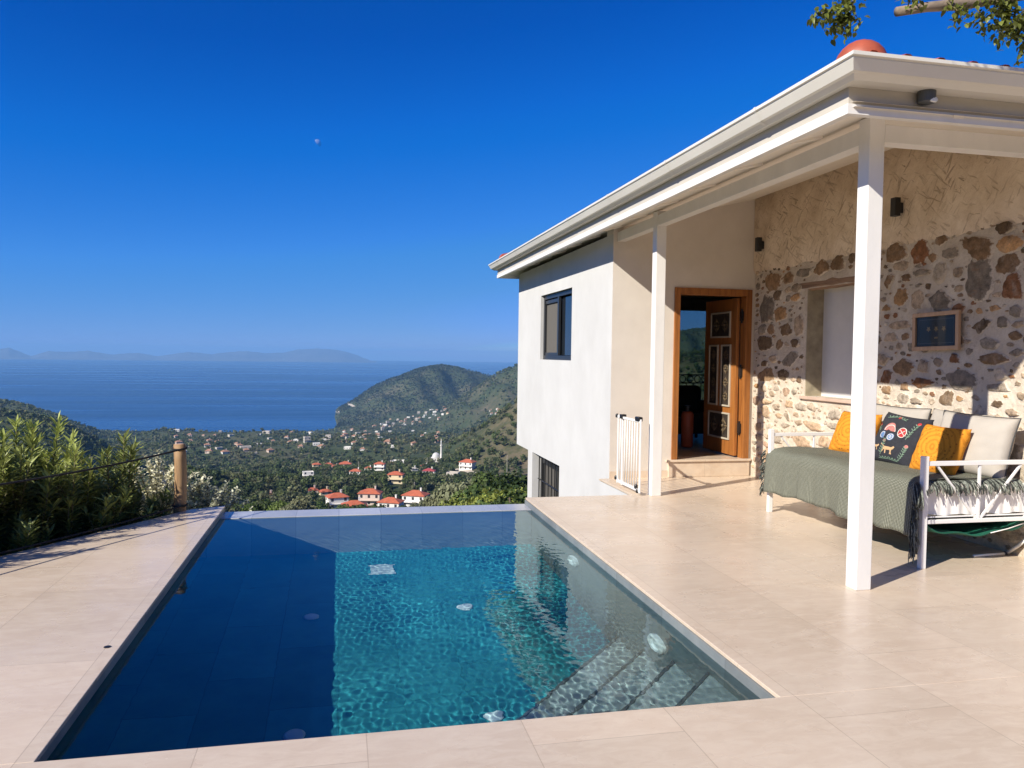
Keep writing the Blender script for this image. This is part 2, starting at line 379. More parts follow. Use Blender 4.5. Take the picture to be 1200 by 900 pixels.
# the camera's rendering of the sky: a fixed tone curve per channel on the sky's radiance
def vmul(src, k):
    n = nt.nodes.new('ShaderNodeVectorMath'); n.operation = 'SCALE'; n.inputs['Scale'].default_value = k; nt.links.new(src, n.inputs[0]); return n.outputs[0]
cv = nt.nodes.new('ShaderNodeRGBCurve'); cm_ = cv.mapping; cm_.use_clip = False; cm_.extend = 'EXTRAPOLATED'
SKY_CURVES = (((0, 0), (.09, 0), (.13, .002), (.25, .034), (.56, .10), (.75, .15), (1, .55)),
              ((0, 0), (.16, .053), (.22, .090), (.41, .165), (.68, .212), (.85, .245), (1, .55)),
              ((0, 0), (.31, .285), (.40, .385), (.60, .470), (.65, .455), (.77, .46), (1, .68)))
for c_, pts_ in zip(cm_.curves, SKY_CURVES):
    c_.points[0].location = pts_[0]; c_.points[1].location = pts_[-1]
    for p_ in pts_[1:-1]: c_.points.new(*p_)
    for p_ in c_.points: p_.handle_type = 'VECTOR'
cm_.update()
nt.links.new(vmul(sky.outputs[0], .1), cv.inputs['Color']); nt.links.new(vmul(cv.outputs[0], 9.3), bg.inputs['Color']); bg.inputs['Strength'].default_value = .10
HAZE = 8e-5
def build_haze():
    t = NT('haze_air'); t.n.remove(t.b)
    v = t.new('ShaderNodeVolumePrincipled'); v.inputs['Color'].default_value = (.28, .58, 1, 1); v.inputs['Density'].default_value = HAZE; v.inputs['Anisotropy'].default_value = 0
    t.lk(v.outputs[0], t.out.inputs['Volume'])
    o = MB().box(-30000, 30000, -30000, 30000, -243, 105).build('haze', t.m)
    tag(o, 'pale blue summer haze over the sea and valley', 'haze', kind='stuff')

# ------------------------------------------------------------------ terrain
SEA = -220.0
D_ = np.array([0, 12, 30, 60, 100, 200, 300, 450, 600, 900, 1200, 1600, 2000, 2250, 2450, 3000, 5000.])
Z_ = np.array([-3.3, -4.0, -9, -16, -24.5, -43, -57, -76, -91.5, -117, -140, -173, -206, -219, -227, -236, -245.])
def sm(x, a, b):
    t = np.clip((x-a)/(b-a), 0, 1); return t*t*(3-2*t)
_wv = [(RNG.uniform(0, 2*PI), RNG.uniform(0, 2*PI), L, A) for L, A in ((900, 9), (520, 6.5), (300, 4.5), (170, 2.6), (95, 1.5), (55, .8)) for _ in range(3)]
def rough_ground(x, y):
    z = 0
    for a, p, L, A in _wv: z = z + A*.6*np.sin((x*math.cos(a)+y*math.sin(a))*2*PI/L+p)
    return z
HILL_PX = [(372, 500), (384, 489), (400, 478), (420, 467), (440, 455), (458, 445), (472, 439), (490, 432), (505, 428.5), (518, 428), (530, 430), (545, 434), (560, 438), (575, 441), (590, 444), (640, 450), (800, 470)]
HILL_AZ = np.array([azim(*p) for p in HILL_PX]); HILL_EL = np.array([sight(*p)[2] for p in HILL_PX])
HILL2_PX = [(480, 520), (520, 482), (550, 462), (575, 445), (590, 437), (606, 430), (640, 418), (700, 402), (760, 395), (800, 391), (828, 388), (900, 380)]
H2_AZ = np.array([azim(*p) for p in HILL2_PX]); H2_EL = np.array([sight(*p)[2] for p in HILL2_PX])
SP_PX = [(500, 560), (530, 533), (545, 524), (565, 511), (585, 497), (606, 481), (640, 462), (720, 440), (830, 425)]
SP_AZ = np.array([azim(*p) for p in SP_PX]); SP_EL = np.array([sight(*p)[2] for p in SP_PX])
LH_PX = [(-300, 430), (-120, 452), (-40, 463), (0, 470), (20, 472), (38, 480), (55, 486), (68, 490), (80, 497), (92, 503), (120, 512)]
LH_AZ = np.array([azim(*p) for p in LH_PX]); LH_EL = np.array([sight(*p)[2] for p in LH_PX])
LN_PX = [(-300, 455), (-60, 478), (0, 488), (30, 492), (60, 500), (90, 512), (130, 530)]
LN_AZ = np.array([azim(*p) for p in LN_PX]); LN_EL = np.array([sight(*p)[2] for p in LN_PX])
def ground(x, y):
    x = np.asarray(x, float); y = np.asarray(y, float)
    d = np.hypot(x, y); az = np.degrees(np.arctan2(x, y))
    base = np.interp(d, D_, Z_)
    # behind the house and behind the camera the slope is flatter and higher
    back = sm(np.abs(az), 60, 110); base = base*(1-back) + back*(-3.3 + d*.12)
    z = base + rough_ground(x, y)*sm(d, 60, 400)*sm(2400-d, 0, 300)*(1-back)
    bump = np.zeros_like(z)
    for AZ, EL, dc, wn, wf, k in ((HILL_AZ, HILL_EL, 3000, 560, 500, 1), (H2_AZ, H2_EL, 2300, 520, 600, 1), (SP_AZ, SP_EL, 760, 190, 260, 1), (LH_AZ, LH_EL, 1750, 420, 420, 1), (LN_AZ, LN_EL, 900, 260, 300, 1)):
        crest = EYE + np.interp(az, AZ, EL)*dc
        b0 = np.interp(dc, D_, Z_)
        hgt = np.maximum(crest-b0, 0)
        if AZ[0] > -5: hgt = hgt*(sm(az, AZ[0]-.6, AZ[0]+.15) if dc == 3000 else sm(az, AZ[0]-1.5, AZ[0]+.8))
        else: hgt = hgt*(1-sm(az, AZ[-1]-.8, AZ[-1]+1.5))
        wd = np.where(d < dc, wn, wf)
        prof = np.exp(-((d-dc)/wd)**2)
        wig = 1 + (np.abs(d-dc) > 1)*.16*np.sin(az*1.9+d*.004)*np.sin(d*.011+az*.8)*sm(np.abs(d-dc), 60, 300)
        bump = np.maximum(bump, hgt*prof*wig*(1-back))
    z = z + bump
    # extra relief on the big slopes
    z = z + sm(d, 1500, 2600)*np.clip((z-SEA)/60, 0, 1)*(7*np.sin(x*.021+y*.006)+6*np.sin(x*.011-y*.017+1)+4*np.sin(x*.04+y*.03))*.6
    return z
def gz(x, y): return float(ground(x, y))
def on_ground(px, py, dmin=60, dmax=4000):
    """walk out along a line of sight until it meets the hillside"""
    s = sight(px, py); d = np.arange(dmin, dmax, 4.0)
    h = ground(s[0]*d, s[1]*d) - (EYE + s[2]*d)
    i = np.argmax(h > 0)
    if h[i] <= 0: i = len(d)-1
    return s[0]*d[i], s[1]*d[i], d[i]
def build_terrain():
    azs = np.concatenate([np.arange(-180, -40, 6), np.arange(-40, -27, 1.0), np.arange(-27, 32, .22), np.arange(32, 60, 1.5), np.arange(60, 180.1, 6)])
    ds = np.concatenate([[0.01], np.geomspace(9, 4300, 250)])
    A, Dd = np.meshgrid(np.radians(azs), ds); X = Dd*np.sin(A); Y = Dd*np.cos(A)
    Zg = ground(X, Y)
    nr, nc = X.shape; V = np.stack([X, Y, Zg], -1).reshape(-1, 3)
    i = np.arange(nr-1)[:, None]*nc + np.arange(nc-1)[None]; Q = np.stack([i, i+1, i+1+nc, i+nc], -1).reshape(-1, 4)[:, ::-1]
    az = np.degrees(A); 
    bare = sm(az, 8.5, 12)*(1-sm(np.abs(Dd-700), 150, 330))*.6
    nz = np.sin(X*.013+Y*.009)*np.sin(X*.007-Y*.012+2)+.5*np.sin(X*.031+Y*.022)
    bare = np.maximum(bare, sm(Dd, 2300, 2600)*sm(nz, .35, 1.0)*.55)
    bare = np.maximum(bare, sm(nz, .7, 1.1)*.5)
    C = np.zeros((V.shape[0], 3)); C[:, 0] = bare.ravel()
    o = link('terrain', mesh_np('terrain', V, Q, [M['terrain']], C, smooth=True)); tag(o, kind='structure')
def build_sea():
    n = 256; rs = [1200, 3000, 8000, 22500]
    v = [(r*math.sin(2*PI*j/n), r*math.cos(2*PI*j/n), SEA) for r in rs for j in range(n)]
    f = [((i+1)*n+j, (i+1)*n+(j+1) % n, i*n+(j+1) % n, i*n+j) for i in range(len(rs)-1) for j in range(n)]
    # only the sector in front of the hillside holds sea
    mb = MB(); mb.add(v, [q for q in f if True]); o = mb.build('sea', M['sea']); tag(o, kind='structure')
def build_islands():
    sk = [(-90, 414), (-50, 409), (-20, 411), (0, 407.5), (10, 406), (22, 410), (36, 416), (46, 413), (57, 410), (80, 411), (103, 409.5), (129, 414), (145, 413), (160, 412), (186, 416), (205, 413), (222, 411), (248, 413.6), (270, 411), (289, 410), (310, 412.5), (331, 412), (351, 408), (372, 407), (388, 408), (403, 410), (420, 415.5), (434, 421), (446, 424)]
    xs = np.arange(-90, 447, 1.5); ys = np.interp(xs, [p[0] for p in sk], [p[1] for p in sk])
    ys = ys + .3*np.sin(xs*.41)*np.sin(xs*.13) + 1.2
    rows = []
    for fr, dd in ((0, 17400), (.35, 17800), (.7, 18350), (1, 18900), (.55, 20000), (0, 21800)):
        row = []
        for k, (x, y) in enumerate(zip(xs, ys)):
            s = sight(x, y); top = EYE + s[2]*18900
            nz = noise.noise(Vector((x*.022, dd*.0003, 3)))*.22 + noise.noise(Vector((x*.06, dd*.0012, 9)))*.08
            z = SEA-3 + max(0, top-SEA)*max(0, min(1, fr + (nz if 0 < fr < 1 else 0)))
            row.append((s[0]*dd, s[1]*dd, z))
        rows.append(row)
    n = len(xs); v = [p for r in rows for p in r]
    f = [(i*n+j, i*n+j+1, (i+1)*n+j+1, (i+1)*n+j) for i in range(len(rows)-1) for j in range(n-1)]
    o = MB().add(v, f).build('distant_islands', M['islands'], smooth=True); tag(o, kind='structure')

# ------------------------------------------------------------------ terrace and pool
PX0, PX1, PY0, PY1 = -1.075, 1.915, 3.11, 8.0      # pool opening
ZW = -.07                                          # water level
def build_terrace():
    mb = MB()
    e0 = (-1.437+.07, 7.86); dx, dy = -.535, -.845
    def edge(t): return (e0[0]+dx*t, e0[1]+dy*t)
    tn = (e0[1]-PY0)/-dy; pn = edge(tn); pf = edge((e0[1]+5)/-dy)
    mb.prism([(pf[0], -5), (9, -5), (9, PY0), (pn[0], PY0)], -.02, 0)
    mb.prism([pn, (PX0, PY0), (PX0, PY1), e0], -.02, 0)
    mb.prism([(PX1, PY0), (9, PY0), (9, 4.5), (5.13, 4.5), (5.13, 9.15), (3.1, 9.15), (3.1, 8.03), (PX1, 8.03)], -.02, 0)
    o = mb.build('terrace_paving', M['deck'], bevel=.003); tag(o, kind='structure')
    b = MB()
    i = .012
    b.prism([(pf[0]+.1, -4.95), (8.95, -4.95), (8.95, 2.85), (pn[0]+.2, 2.85)], -4.5, -.021)
    # the left paving cantilevers over the water: its footing stands back from the pool edge
    b.prism([(pn[0]+.05, 2.851), (-2.0, 2.851), (-2.0, 6.6), (-1.42, 7.70), (-1.331, 7.70), (-1.331, PY1-.02), (e0[0]+.03, e0[1]-.02)], -4.5, -.021)
    b.prism([(2.151, 2.851), (8.95, 2.851), (8.95, 4.48), (5.5, 4.48), (5.5, 9.14), (3.112, 9.14), (3.112, 8.02), (2.151, 8.02)], -4.5, -.021)
    o = b.build('terrace_base', M['white']); tag(o, kind='structure')
    # small dark drain stain beside the pool
    return e0, dx, dy
EDGE = build_terrace()
def build_pool():
    r = empty('swimming_pool', (.4, 5.5, -1.4), 'grey stone tiled infinity pool sunk into the beige terrace', 'swimming pool')
    x0, x1 = -1.08, 1.905; fz = -1.4; ly0, ly1, lz = 7.70, 8.02, ZW+.006
    b = MB()
    b.prism([(-1.999, 2.852), (-1.98, 2.852), (-1.98, 6.59), (-1.395, 7.70), (-1.418, 7.70), (-1.999, 6.6)], fz-.2, -.03)
    b.box(-1.13, x0, 3.105, ly1, ZW+.004, -.021); b.box(x1, 2.15, 2.85, ly1, fz-.2, -.021)
    b.box(-1.98, x1, 2.855, 3.104, fz-.2, -.022)
    keep(b.build('basin', M['tile']), r)
    keep(MB().prism([(-1.98, 3.104), (x1, 3.104), (x1, ly0), (-1.395, ly0), (-1.98, 6.59)], fz-.2, fz).build('pool_floor', M['floor_tile']), r)
    b = MB(); b.box(-1.33, x1-.001, ly0, ly1, fz-.2, lz); keep(b.build('overflow_wall', M['wet_tile'], bevel=.004), r)
    for leg, z in ((.68, -.3), (1.12, -.6), (1.59, -.9), (2.05, -1.15)):
        b = MB(); b.prism([(x1-.001, 3.105), (x1-.001, 3.105+leg), (x1-.001-leg, 3.105)], fz, z); st_ = keep(b.build('corner_step', M['step_tile']), r)
        b = MB(); w_ = .020; b.prism([(x1-.002, 3.106+leg-w_*1.42), (x1-.002, 3.106+leg-.002), (x1-.002-leg+.002, 3.106), (x1-.002-leg+w_*1.42, 3.106)], z+.001, z+.007); b.build('riser_shade_strip', M['riser_shade'], st_).location = (0, 0, 0)  # dark strip along each step edge paints the riser's shade
    for x, y in ((.98, 6.14), (.91, 4.51), (-.2, 6.12), (-.24, 4.51)):
        b = MB(); b.lathe((x, y, fz), [(.06, 0), (.06, .012), (.05, .02), (.02, .022)], 20); keep(b.build('floor_nozzle', M['pool_white']), r)
    b = MB()
    for k in range(6): b.box(.28, .48, 7.03+k*.034, 7.052+k*.034, fz, fz+.012)
    b.box(.26, .5, 7.0, 7.02, fz, fz+.013); b.box(.26, .5, 7.235, 7.255, fz, fz+.013)
    keep(b.build('floor_drain', M['pool_white']), r)
    for y, z in ((6.2, -.52), (4.44, -.55)):
        R = Matrix.Translation((x1, y, z)) @ Matrix.Rotation(-PI/2, 4, 'Y')
        b = MB(); b.lathe((0, 0, 0), [(.115, 0), (.115, .02), (.095, .035), (.075, .03), (.07, .012), (.02, .012)], 28, M=R); keep(b.build('pool_lamp', M['pool_white']), r)
    # water: rippled sheet closed by sides that run inside the tiled walls
    nx, ny = 420, 560; xa, xb, ya, yb = x0-.9, x1+.004, 2.3, 7.74
    gx = np.linspace(xa, xb, nx); gy = np.linspace(ya, yb, ny); X, Y = np.meshgrid(gx, gy)
    Z = np.zeros_like(X); g = np.random.default_rng(3)
    for L, A, n in ((.5, .0003, 5), (.2, .00014, 8), (.09, .00015, 16), (.05, .000085, 26)):
        for _ in range(n):
            a = g.normal(.6, .9); p = g.uniform(0, 2*PI); l = L*g.uniform(.75, 1.3)
            Z += A*np.sin((X*math.cos(a)+Y*math.sin(a))*2*PI/l+p)*.62
    calm = .45 + .55*sm(X, -.3, 1.0); calm = calm*(1-.45*sm(Y, 5.5, 7.8)); patch = .62+.38*(np.sin(X*2.9+Y*1.7+.5)*np.sin(Y*2.3-X*1.2)+.6*np.sin(X*5.3-Y*3.1+2)*np.sin(Y*4.7+1)); Z *= np.clip(patch, .3, 1.25)*calm*RIPPLE*(.1+.9*sm(X, x0-.12, x0+.03)*sm(Y, 3.0, 3.13))
    Z += UNDER*(np.sin(X*4.1+Y*1.3)+np.sin(Y*3.7-X*1.1+1)+np.sin(X*2.3+Y*2.9+2))
    V = np.stack([X, Y, ZW+Z], -1).reshape(-1, 3)
    i = np.arange(ny-1)[:, None]*nx + np.arange(nx-1)[None]; Q = np.stack([i, i+1, i+1+nx, i+nx], -1).reshape(-1, 4)
    edge_x = np.where(V[:, 1] < 6.6, -1.99, -1.99+(V[:, 1]-6.6)*.52); keepv = V[:, 0] > edge_x
    Q = Q[keepv[Q].all(1)]; me = mesh_np('pool_water', V, Q, [M['water']], smooth=True)
    o = link('pool_water', me); tag(o, kind='structure')
    o.cycles.is_caustics_caster = True
    for q in list(r.children_recursive): q.cycles.is_caustics_receiver = True
RIPPLE = .62; UNDER = .0002
M['pool_white'] = plain('white_pool_plastic', (.75, .78, .76), .4, .03)
build_pool()
t = empty('floor_drain_cap', (-1.135, 4.26, 0), 'small dark drain cap in the left paving beside the pool edge', 'drain cap')
MB().lathe((0, 0, .001), [(.017, 0), (.017, .002), (.008, .003)], 16).build('cap', M['black'], t)

# ------------------------------------------------------------------ house
def wall_grid(mb, us, vs, solid, to3, t, mi=0):
    """wall with openings: us x vs cells, only outer faces are made; to3(u, v, depth)"""
    nu, nv = len(us)-1, len(vs)-1
    S = lambda i, j: 0 <= i < nu and 0 <= j < nv and solid(us[i], us[i+1], vs[j], vs[j+1])
    for i in range(nu):
        for j in range(nv):
            if not S(i, j): continue
            u0, u1, v0, v1 = us[i], us[i+1], vs[j], vs[j+1]
            q = lambda *P: mb.add([to3(*p) for p in P], [(0, 1, 2, 3)], mi)
            q((u0, v0, 0), (u1, v0, 0), (u1, v1, 0), (u0, v1, 0)); q((u0, v0, t), (u0, v1, t), (u1, v1, t), (u1, v0, t))
            if not S(i-1, j): q((u0, v0, 0), (u0, v1, 0), (u0, v1, t), (u0, v0, t))
            if not S(i+1, j): q((u1, v0, 0), (u1, v0, t), (u1, v1, t), (u1, v1, 0))
            if not S(i, j-1): q((u0, v0, 0), (u0, v0, t), (u1, v0, t), (u1, v0, 0))
            if not S(i, j+1): q((u0, v1, 0), (u1, v1, 0), (u1, v1, t), (u0, v1, t))
    return mb
def holed(mb, u0, u1, v0, v1, holes, to3, t, mi=0):
    us = sorted({u0, u1} | {h[k] for h in holes for k in (0, 1)}); vs = sorted({v0, v1} | {h[k] for h in holes for k in (2, 3)})
    return wall_grid(mb, us, vs, lambda a, b, c, d: not any(h[0] <= a and b <= h[1] and h[2] <= c and d <= h[3] for h in holes), to3, t, mi)
WX, DY, SX = 3.235, 9.16, 5.13          # white wall plane, door wall plane, stone wall plane
FX, FY, FZ = 2.86, 4.05, 2.92         # eave corner: fascia planes and fascia foot
RX, RY = 9.5, 14.55                   # far eaves
SL = .245
H = empty('house', (3.3, 9.0, 0), 'white and stone hillside house with red tiled hip roof and pillared porch', 'house')
def hp(o): return keep(o, H)
def soff(x, y): return FZ+.03+SL*min(x-FX, RX-x, y-FY, RY-y)
def build_house():
    # white side wall (faces the pool)
    b = MB()
    W1 = (10.88, 12.67, 1.425, 2.472); W2 = (11.2, 12.87, -2.2, -.127)
    to = lambda u, v, d: (WX+d, u, v)
    holed(b, DY+.002, 14.33, -.165, 2.98, [W1], to, .25)
    holed(b, DY+.002, 13.42, -4.5, -.165, [(11.4, 13.1, -2.2, -.165)], to, .25)
    hp(b.build('side_wall', M['white']))
    b = MB(); D0 = (4.046, 5.085, .222, 2.362)
    holed(b, WX+.0015, SX+.3, -.02, 2.98, [(4.046, 5.085, -.02, 2.362)], lambda u, v, d: (u, DY+d, v), .25)
    xa, xb = WX+.0015, SX+.3; pz = [(xa, 2.98), (xb, 2.98), (xb, soff(xb, 9)+.004), (xa, soff(xa, 9)+.004)]
    b.add([(x, y, z) for y in (DY, DY+.25) for x, z in pz], [(0, 1, 2, 3), (7, 6, 5, 4), (3, 2, 6, 7), (0, 3, 7, 4), (1, 5, 6, 2)])
    hp(b.build('porch_wall', M['cream']))
    b = MB()
    b.box(WX+.25, 9.2, 14.08, 14.33, -4.5, .05); b.box(9.0, 9.25, 9.42, 14.08, -4.5, 3.3); b.box(5.44, 9.25, 9.16, 9.41, -.1, 3.3)
    holed(b, WX+.25, 9.25, .05, 3.3, [(5.95, 7.6, .245, 2.40)], lambda u, v, d: (u, 14.08+d, v), .25)
    b.box(WX+.26, 8.99, 9.42, 14.07, 2.62, 2.75)
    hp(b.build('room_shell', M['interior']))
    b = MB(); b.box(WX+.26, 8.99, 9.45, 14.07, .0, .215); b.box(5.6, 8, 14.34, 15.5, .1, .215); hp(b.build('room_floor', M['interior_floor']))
    # skirting
    b = MB(); b.box(WX+.002, 4.0, DY-.016, DY-.0035, 0, .085); hp(b.build('skirting', M['deck']))
    # door step
    b = MB(); b.box(4.0, 5.10, DY-.03, DY+.26, 0.0005, .192); b.box(3.97, 5.115, DY-.05, DY+.28, .192, .22); hp(b.build('door_step', M['deck'], bevel=.004))
    # door
    d = hp(MB().box(4.043, 4.117, DY-.025, DY+.12, .2205, 2.36).box(5.007, 5.088, DY-.025, DY+.12, .2205, 2.36).box(4.117, 5.007, DY-.025, DY+.12, 2.275, 2.36).build('door', M['door'], bevel=.004))
    def sub(mb, name, mt, **k):
        o = mb.build(name, mt, d, **k); return o
    b = MB(); b.box(4.945, 4.99, DY+.10, DY+.98, .24, 2.262)
    sub(b, 'door_leaf', M['door'], bevel=.004)
    yb = lambda k: DY+.10+.87*k
    for z0, z1, k0, k1 in ((1.76, 2.10, .17, .80), (.86, 1.67, .14, .44), (.86, 1.67, .54, .84), (.43, .78, .14, .82)):
        xf = 4.945; a, c = yb(k0), yb(k1); w_ = .022
        t = MB()
        for (p, q, r_, s_) in ((a, c, z0, z0+w_), (a, c, z1-w_, z1), (a, a+w_, z0+w_, z1-w_), (c-w_, c, z0+w_, z1-w_)): t.box(xf-.018, xf+.003, p, q, r_, s_)
        sub(t, 'panel_trim', M['panel_trim'], bevel=.003)
        sub(MB().box(xf-.004, xf+.001, a+w_, c-w_, z0+w_, z1-w_), 'carved_panel', M['carved'])
        o_ = MB(); cy, cz = (a+c)/2, (z0+z1)/2; hw, hh = (c-a)/2-w_-.02, (z1-z0)/2-w_-.02
        n = max(1, int(round(hh/hw))) if hh > hw else 1; m_ = max(1, int(round(hw/hh))) if hw > hh else 1
        for i in range(n):
            for j in range(m_):
                yy = cy-hw+hw*(2*j+1)/m_; zz = cz-hh+hh*(2*i+1)/n; s_ = min(hw/m_, hh/n)
                for p in range(8):
                    an = p*PI/4; r_ = s_*.52
                    R = Matrix.Translation((xf-.006, yy+math.sin(an)*r_, zz+math.cos(an)*r_)) @ Matrix.Rotation(an, 4, 'X') @ Matrix.Diagonal((.3, .55, 1.25, 1))
                    o_.lathe((0, 0, 0), [(s_*.05, -s_*.26), (s_*.2, -s_*.12), (s_*.22, .0), (s_*.16, s_*.15), (s_*.03, s_*.26)], 8, M=R)
                o_.lathe((xf-.008, yy, zz), [(.001, -s_*.2), (s_*.16, -s_*.1), (s_*.16, s_*.1), (.001, s_*.2)], 10)
        sub(o_, 'floral_carving', M['ornament'], smooth=True)
    for z in (2.03, 1.32, .6): sub(MB().box(4.982, 5.005, DY+.03, DY+.095, z-.06, z+.06).tube([(4.993, DY+.06, z-.09), (4.993, DY+.06, z+.09)], .011), 'hinge', M['black'])
    # windows
    wn = hp(MB().box(WX+.05, WX+.11, 10.88, 10.95, 1.425, 2.472).box(WX+.05, WX+.11, 12.60, 12.67, 1.425, 2.472).box(WX+.05, WX+.11, 10.95, 12.60, 1.425, 1.495).box(WX+.05, WX+.11, 10.95, 12.60, 2.402, 2.472).build('window', M['dark_frame'], bevel=.003))
    MB().box(WX+.045, WX+.085, 11.74, 11.81, 1.495, 2.402).box(WX+.062, WX+.09, 11.81, 12.60, 2.33, 2.385).box(WX+.062, WX+.09, 11.81, 12.60, 1.495, 1.54).build('sash', M['dark_frame'], wn, bevel=.002)
    MB().box(WX+.088, WX+.095, 11.815, 12.595, 1.54, 2.33).build('blind', M['blind'], wn)
    MB().box(WX+.1, WX+.106, 10.955, 11.735, 1.5, 2.38).build('pane', M['window_glass'], wn)
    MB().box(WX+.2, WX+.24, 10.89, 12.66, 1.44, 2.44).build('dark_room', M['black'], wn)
    gw = hp(MB().box(WX+.15, WX+.2, 11.4, 11.46, -2.2, -.167).box(WX+.15, WX+.2, 13.04, 13.1, -2.2, -.167).box(WX+.15, WX+.2, 11.46, 13.04, -.33, -.167).box(WX+.19, WX+.2, 12.22, 12.27, -2.2, -.33).build('lower_window', M['dark_frame']))
    MB().box(WX+.203, WX+.21, 11.46, 13.04, -2.2, -.33).build('blind', M['blind'], gw)
    g = MB()
    for k in range(9): g.tube([(WX+.11, 11.44+.2*k, -2.2), (WX+.11, 11.44+.2*k, -.2)], .011, 6)
    for z in (-.62, -1.4): g.tube([(WX+.11, 11.4, z), (WX+.11, 13.1, z)], .011, 6)
    g.build('window_grille', M['black'], gw)
    # posts and beams
    for y in (4.475, 7.92):
        hp(MB().box(3.28, 3.39, y, y+.11, 0, soff(3.335, min(y+.055, 99))-.02).build('porch_post', M['paint'], bevel=.004))
    hp(MB().box(3.283, 3.387, 4.588, 7.917, 2.888, 3.0).box(3.283, 3.387, 8.033, DY-.002, 2.888, 3.0).build('eave_beam', M['paint'], bevel=.003))
    hp(MB().box(3.393, 9.0, 4.478, 4.582, 2.888, 3.0).build('eave_beam', M['paint'], bevel=.003))
    # soffit ceiling, roof shell
    hx = (RX-FX)/2; xm = (FX+RX)/2; zr = FZ+.03+SL*hx
    c4 = [(FX+.03, FY+.03), (RX-.03, FY+.03), (RX-.03, RY-.03), (FX+.03, RY-.03)]
    ra, rb = (xm, FY+hx, zr), (xm, RY-hx, zr)
    b = MB(); b.add([(x, y, FZ+.037) for x, y in c4]+[ra, rb], [(0, 1, 4), (1, 2, 5, 4), (2, 3, 5), (3, 0, 4, 5)])
    b.add([(x, y, FZ+.067) for x, y in c4]+[(ra[0], ra[1], zr+.03), (rb[0], rb[1], zr+.03)], [(0, 4, 1), (1, 4, 5, 2), (2, 5, 3), (3, 5, 4, 0)])
    hp(b.build('soffit', M['ceiling']))
    # battens under the overhang
    b = MB()
    for k in range(12):
        y = 5.0+k*.8
        hp(MB().bar((FX+.045, y, soff(FX+.045, 9)-.004), (3.27, y, soff(3.27, 9)-.004), .07, .022).build('soffit_batten', M['ceiling']))
    for k in range(7):
        x = 3.6+k*.8
        hp(MB().bar((x, FY+.045, soff(5.5, FY+.045)-.004), (x, 4.47, soff(5.5, 4.47)-.004), .07, .022).build('soffit_batten', M['ceiling']))
    # fascia with projecting foot trim (mitred rings)
    def ring(mb, prof, mi=0, near=1, shift=0):
        n = len(prof); vs = []
        for o_, z in prof:
            on = o_*near if o_ > .01 else o_+shift
            vs += [(FX-o_, FY-on, z), (RX+o_, FY-on, z), (RX+o_, RY+o_, z), (FX-o_, RY+o_, z)]
        fs = [(i*4+j, i*4+(j+1) % 4, ((i+1) % n)*4+(j+1) % 4, ((i+1) % n)*4+j) for i in range(n) for j in range(4)]
        mb.add(vs, fs, mi)
    b = MB(); ring(b, [(-.03, FZ+.06), (-.03, 3.13), (-.008, 3.13), (-.008, FZ+.06)], shift=-.055); hp(b.build('fascia', M['fascia']))
    b = MB(); ring(b, [(-.045, FZ), (.002, FZ), (.002, FZ+.058), (-.045, FZ+.058)], shift=-.055); hp(b.build('fascia_trim', M['paint']))
    b = MB(); ring(b, [(-.006, 3.075), (.052, 3.068), (.066, 3.078), (.082, 3.090), (.100, 3.096), (.128, 3.150), (.128, 3.158), (.142, 3.162), (.142, 3.182), (.122, 3.182), (.118, 3.165), (.074, 3.106), (.05, 3.082), (-.006, 3.085)], near=1.28, shift=-.055)
    hp(b.build('gutter', M['gutter']))
    for k in range(7):
        y_ = 4.9+1.5*k; g_ = MB(); vs = [(FX-o_, y, z) for y in (y_, y_+.03) for o_, z in ((.052, 3.065), (.104, 3.092), (.133, 3.148), (.1455, 3.160), (.1455, 3.185))]; g_.add(vs, [(i, i+1, 6+i, 5+i) for i in range(4)]); hp(g_.build('gutter_bracket', M['gutter']))
    # roof tiles: corrugated courses on the four slopes
    def slope(name, A, B, up, L, W_, tri, z0=3.168):
        """eave from A to B, up = unit horizontal inward direction"""
        A, B, up = Vector(A), Vector(B), Vector(up); u = (B-A).normalized(); N = int(L/.22); sub_ = 8
        v, f = [], []; rows = [(-.07, 0)]
        nk = int(W_/.36)
        for k in range(nk+1): rows += [(k*.36+.001, .0), (min(W_, k*.36+.35), -.022)] if k else [(.3, -.02)]
        rows = [(a, z) for a, z in rows if a <= W_]
        nu = N*sub_+1
        for a, dz in rows:
            for i in range(nu):
                s_ = L*i/(nu-1); lim = min(s_, L-s_, W_); aa = min(a, max(lim, -.07)) if a > 0 else a
                if a > 0 and a > lim: aa = lim; dz_ = 0
                ph = (i % sub_)/sub_; wv = .055*math.sin(PI*ph/.62) if ph < .62 else -.022*math.sin(PI*(ph-.62)/.38)
                p = A + u*s_ + up*aa; v.append((p.x, p.y, z0+SL*aa+wv+dz))
        for r in range(len(rows)-1):
            for i in range(nu-1): f.append((r*nu+i, r*nu+i+1, (r+1)*nu+i+1, (r+1)*nu+i))
        mb = MB(); mb.add(v, f); return mb
    rf = hp(slope('roof', (FX, FY, 0), (RX, FY, 0), (0, 1, 0), RX-FX, hx, 1, 3.206).build('roof', M['clay'], smooth=True))
    slope('', (FX, RY, 0), (FX, FY, 0), (1, 0, 0), RY-FY, hx, 0).build('roof_slope', M['clay'], rf, smooth=True)
    slope('', (RX, FY, 0), (RX, RY, 0), (-1, 0, 0), RY-FY, hx, 0).build('roof_slope', M['clay'], rf, smooth=True)
    slope('', (RX, RY, 0), (FX, RY, 0), (0, -1, 0), RX-FX, hx, 1).build('roof_slope', M['clay'], rf, smooth=True)
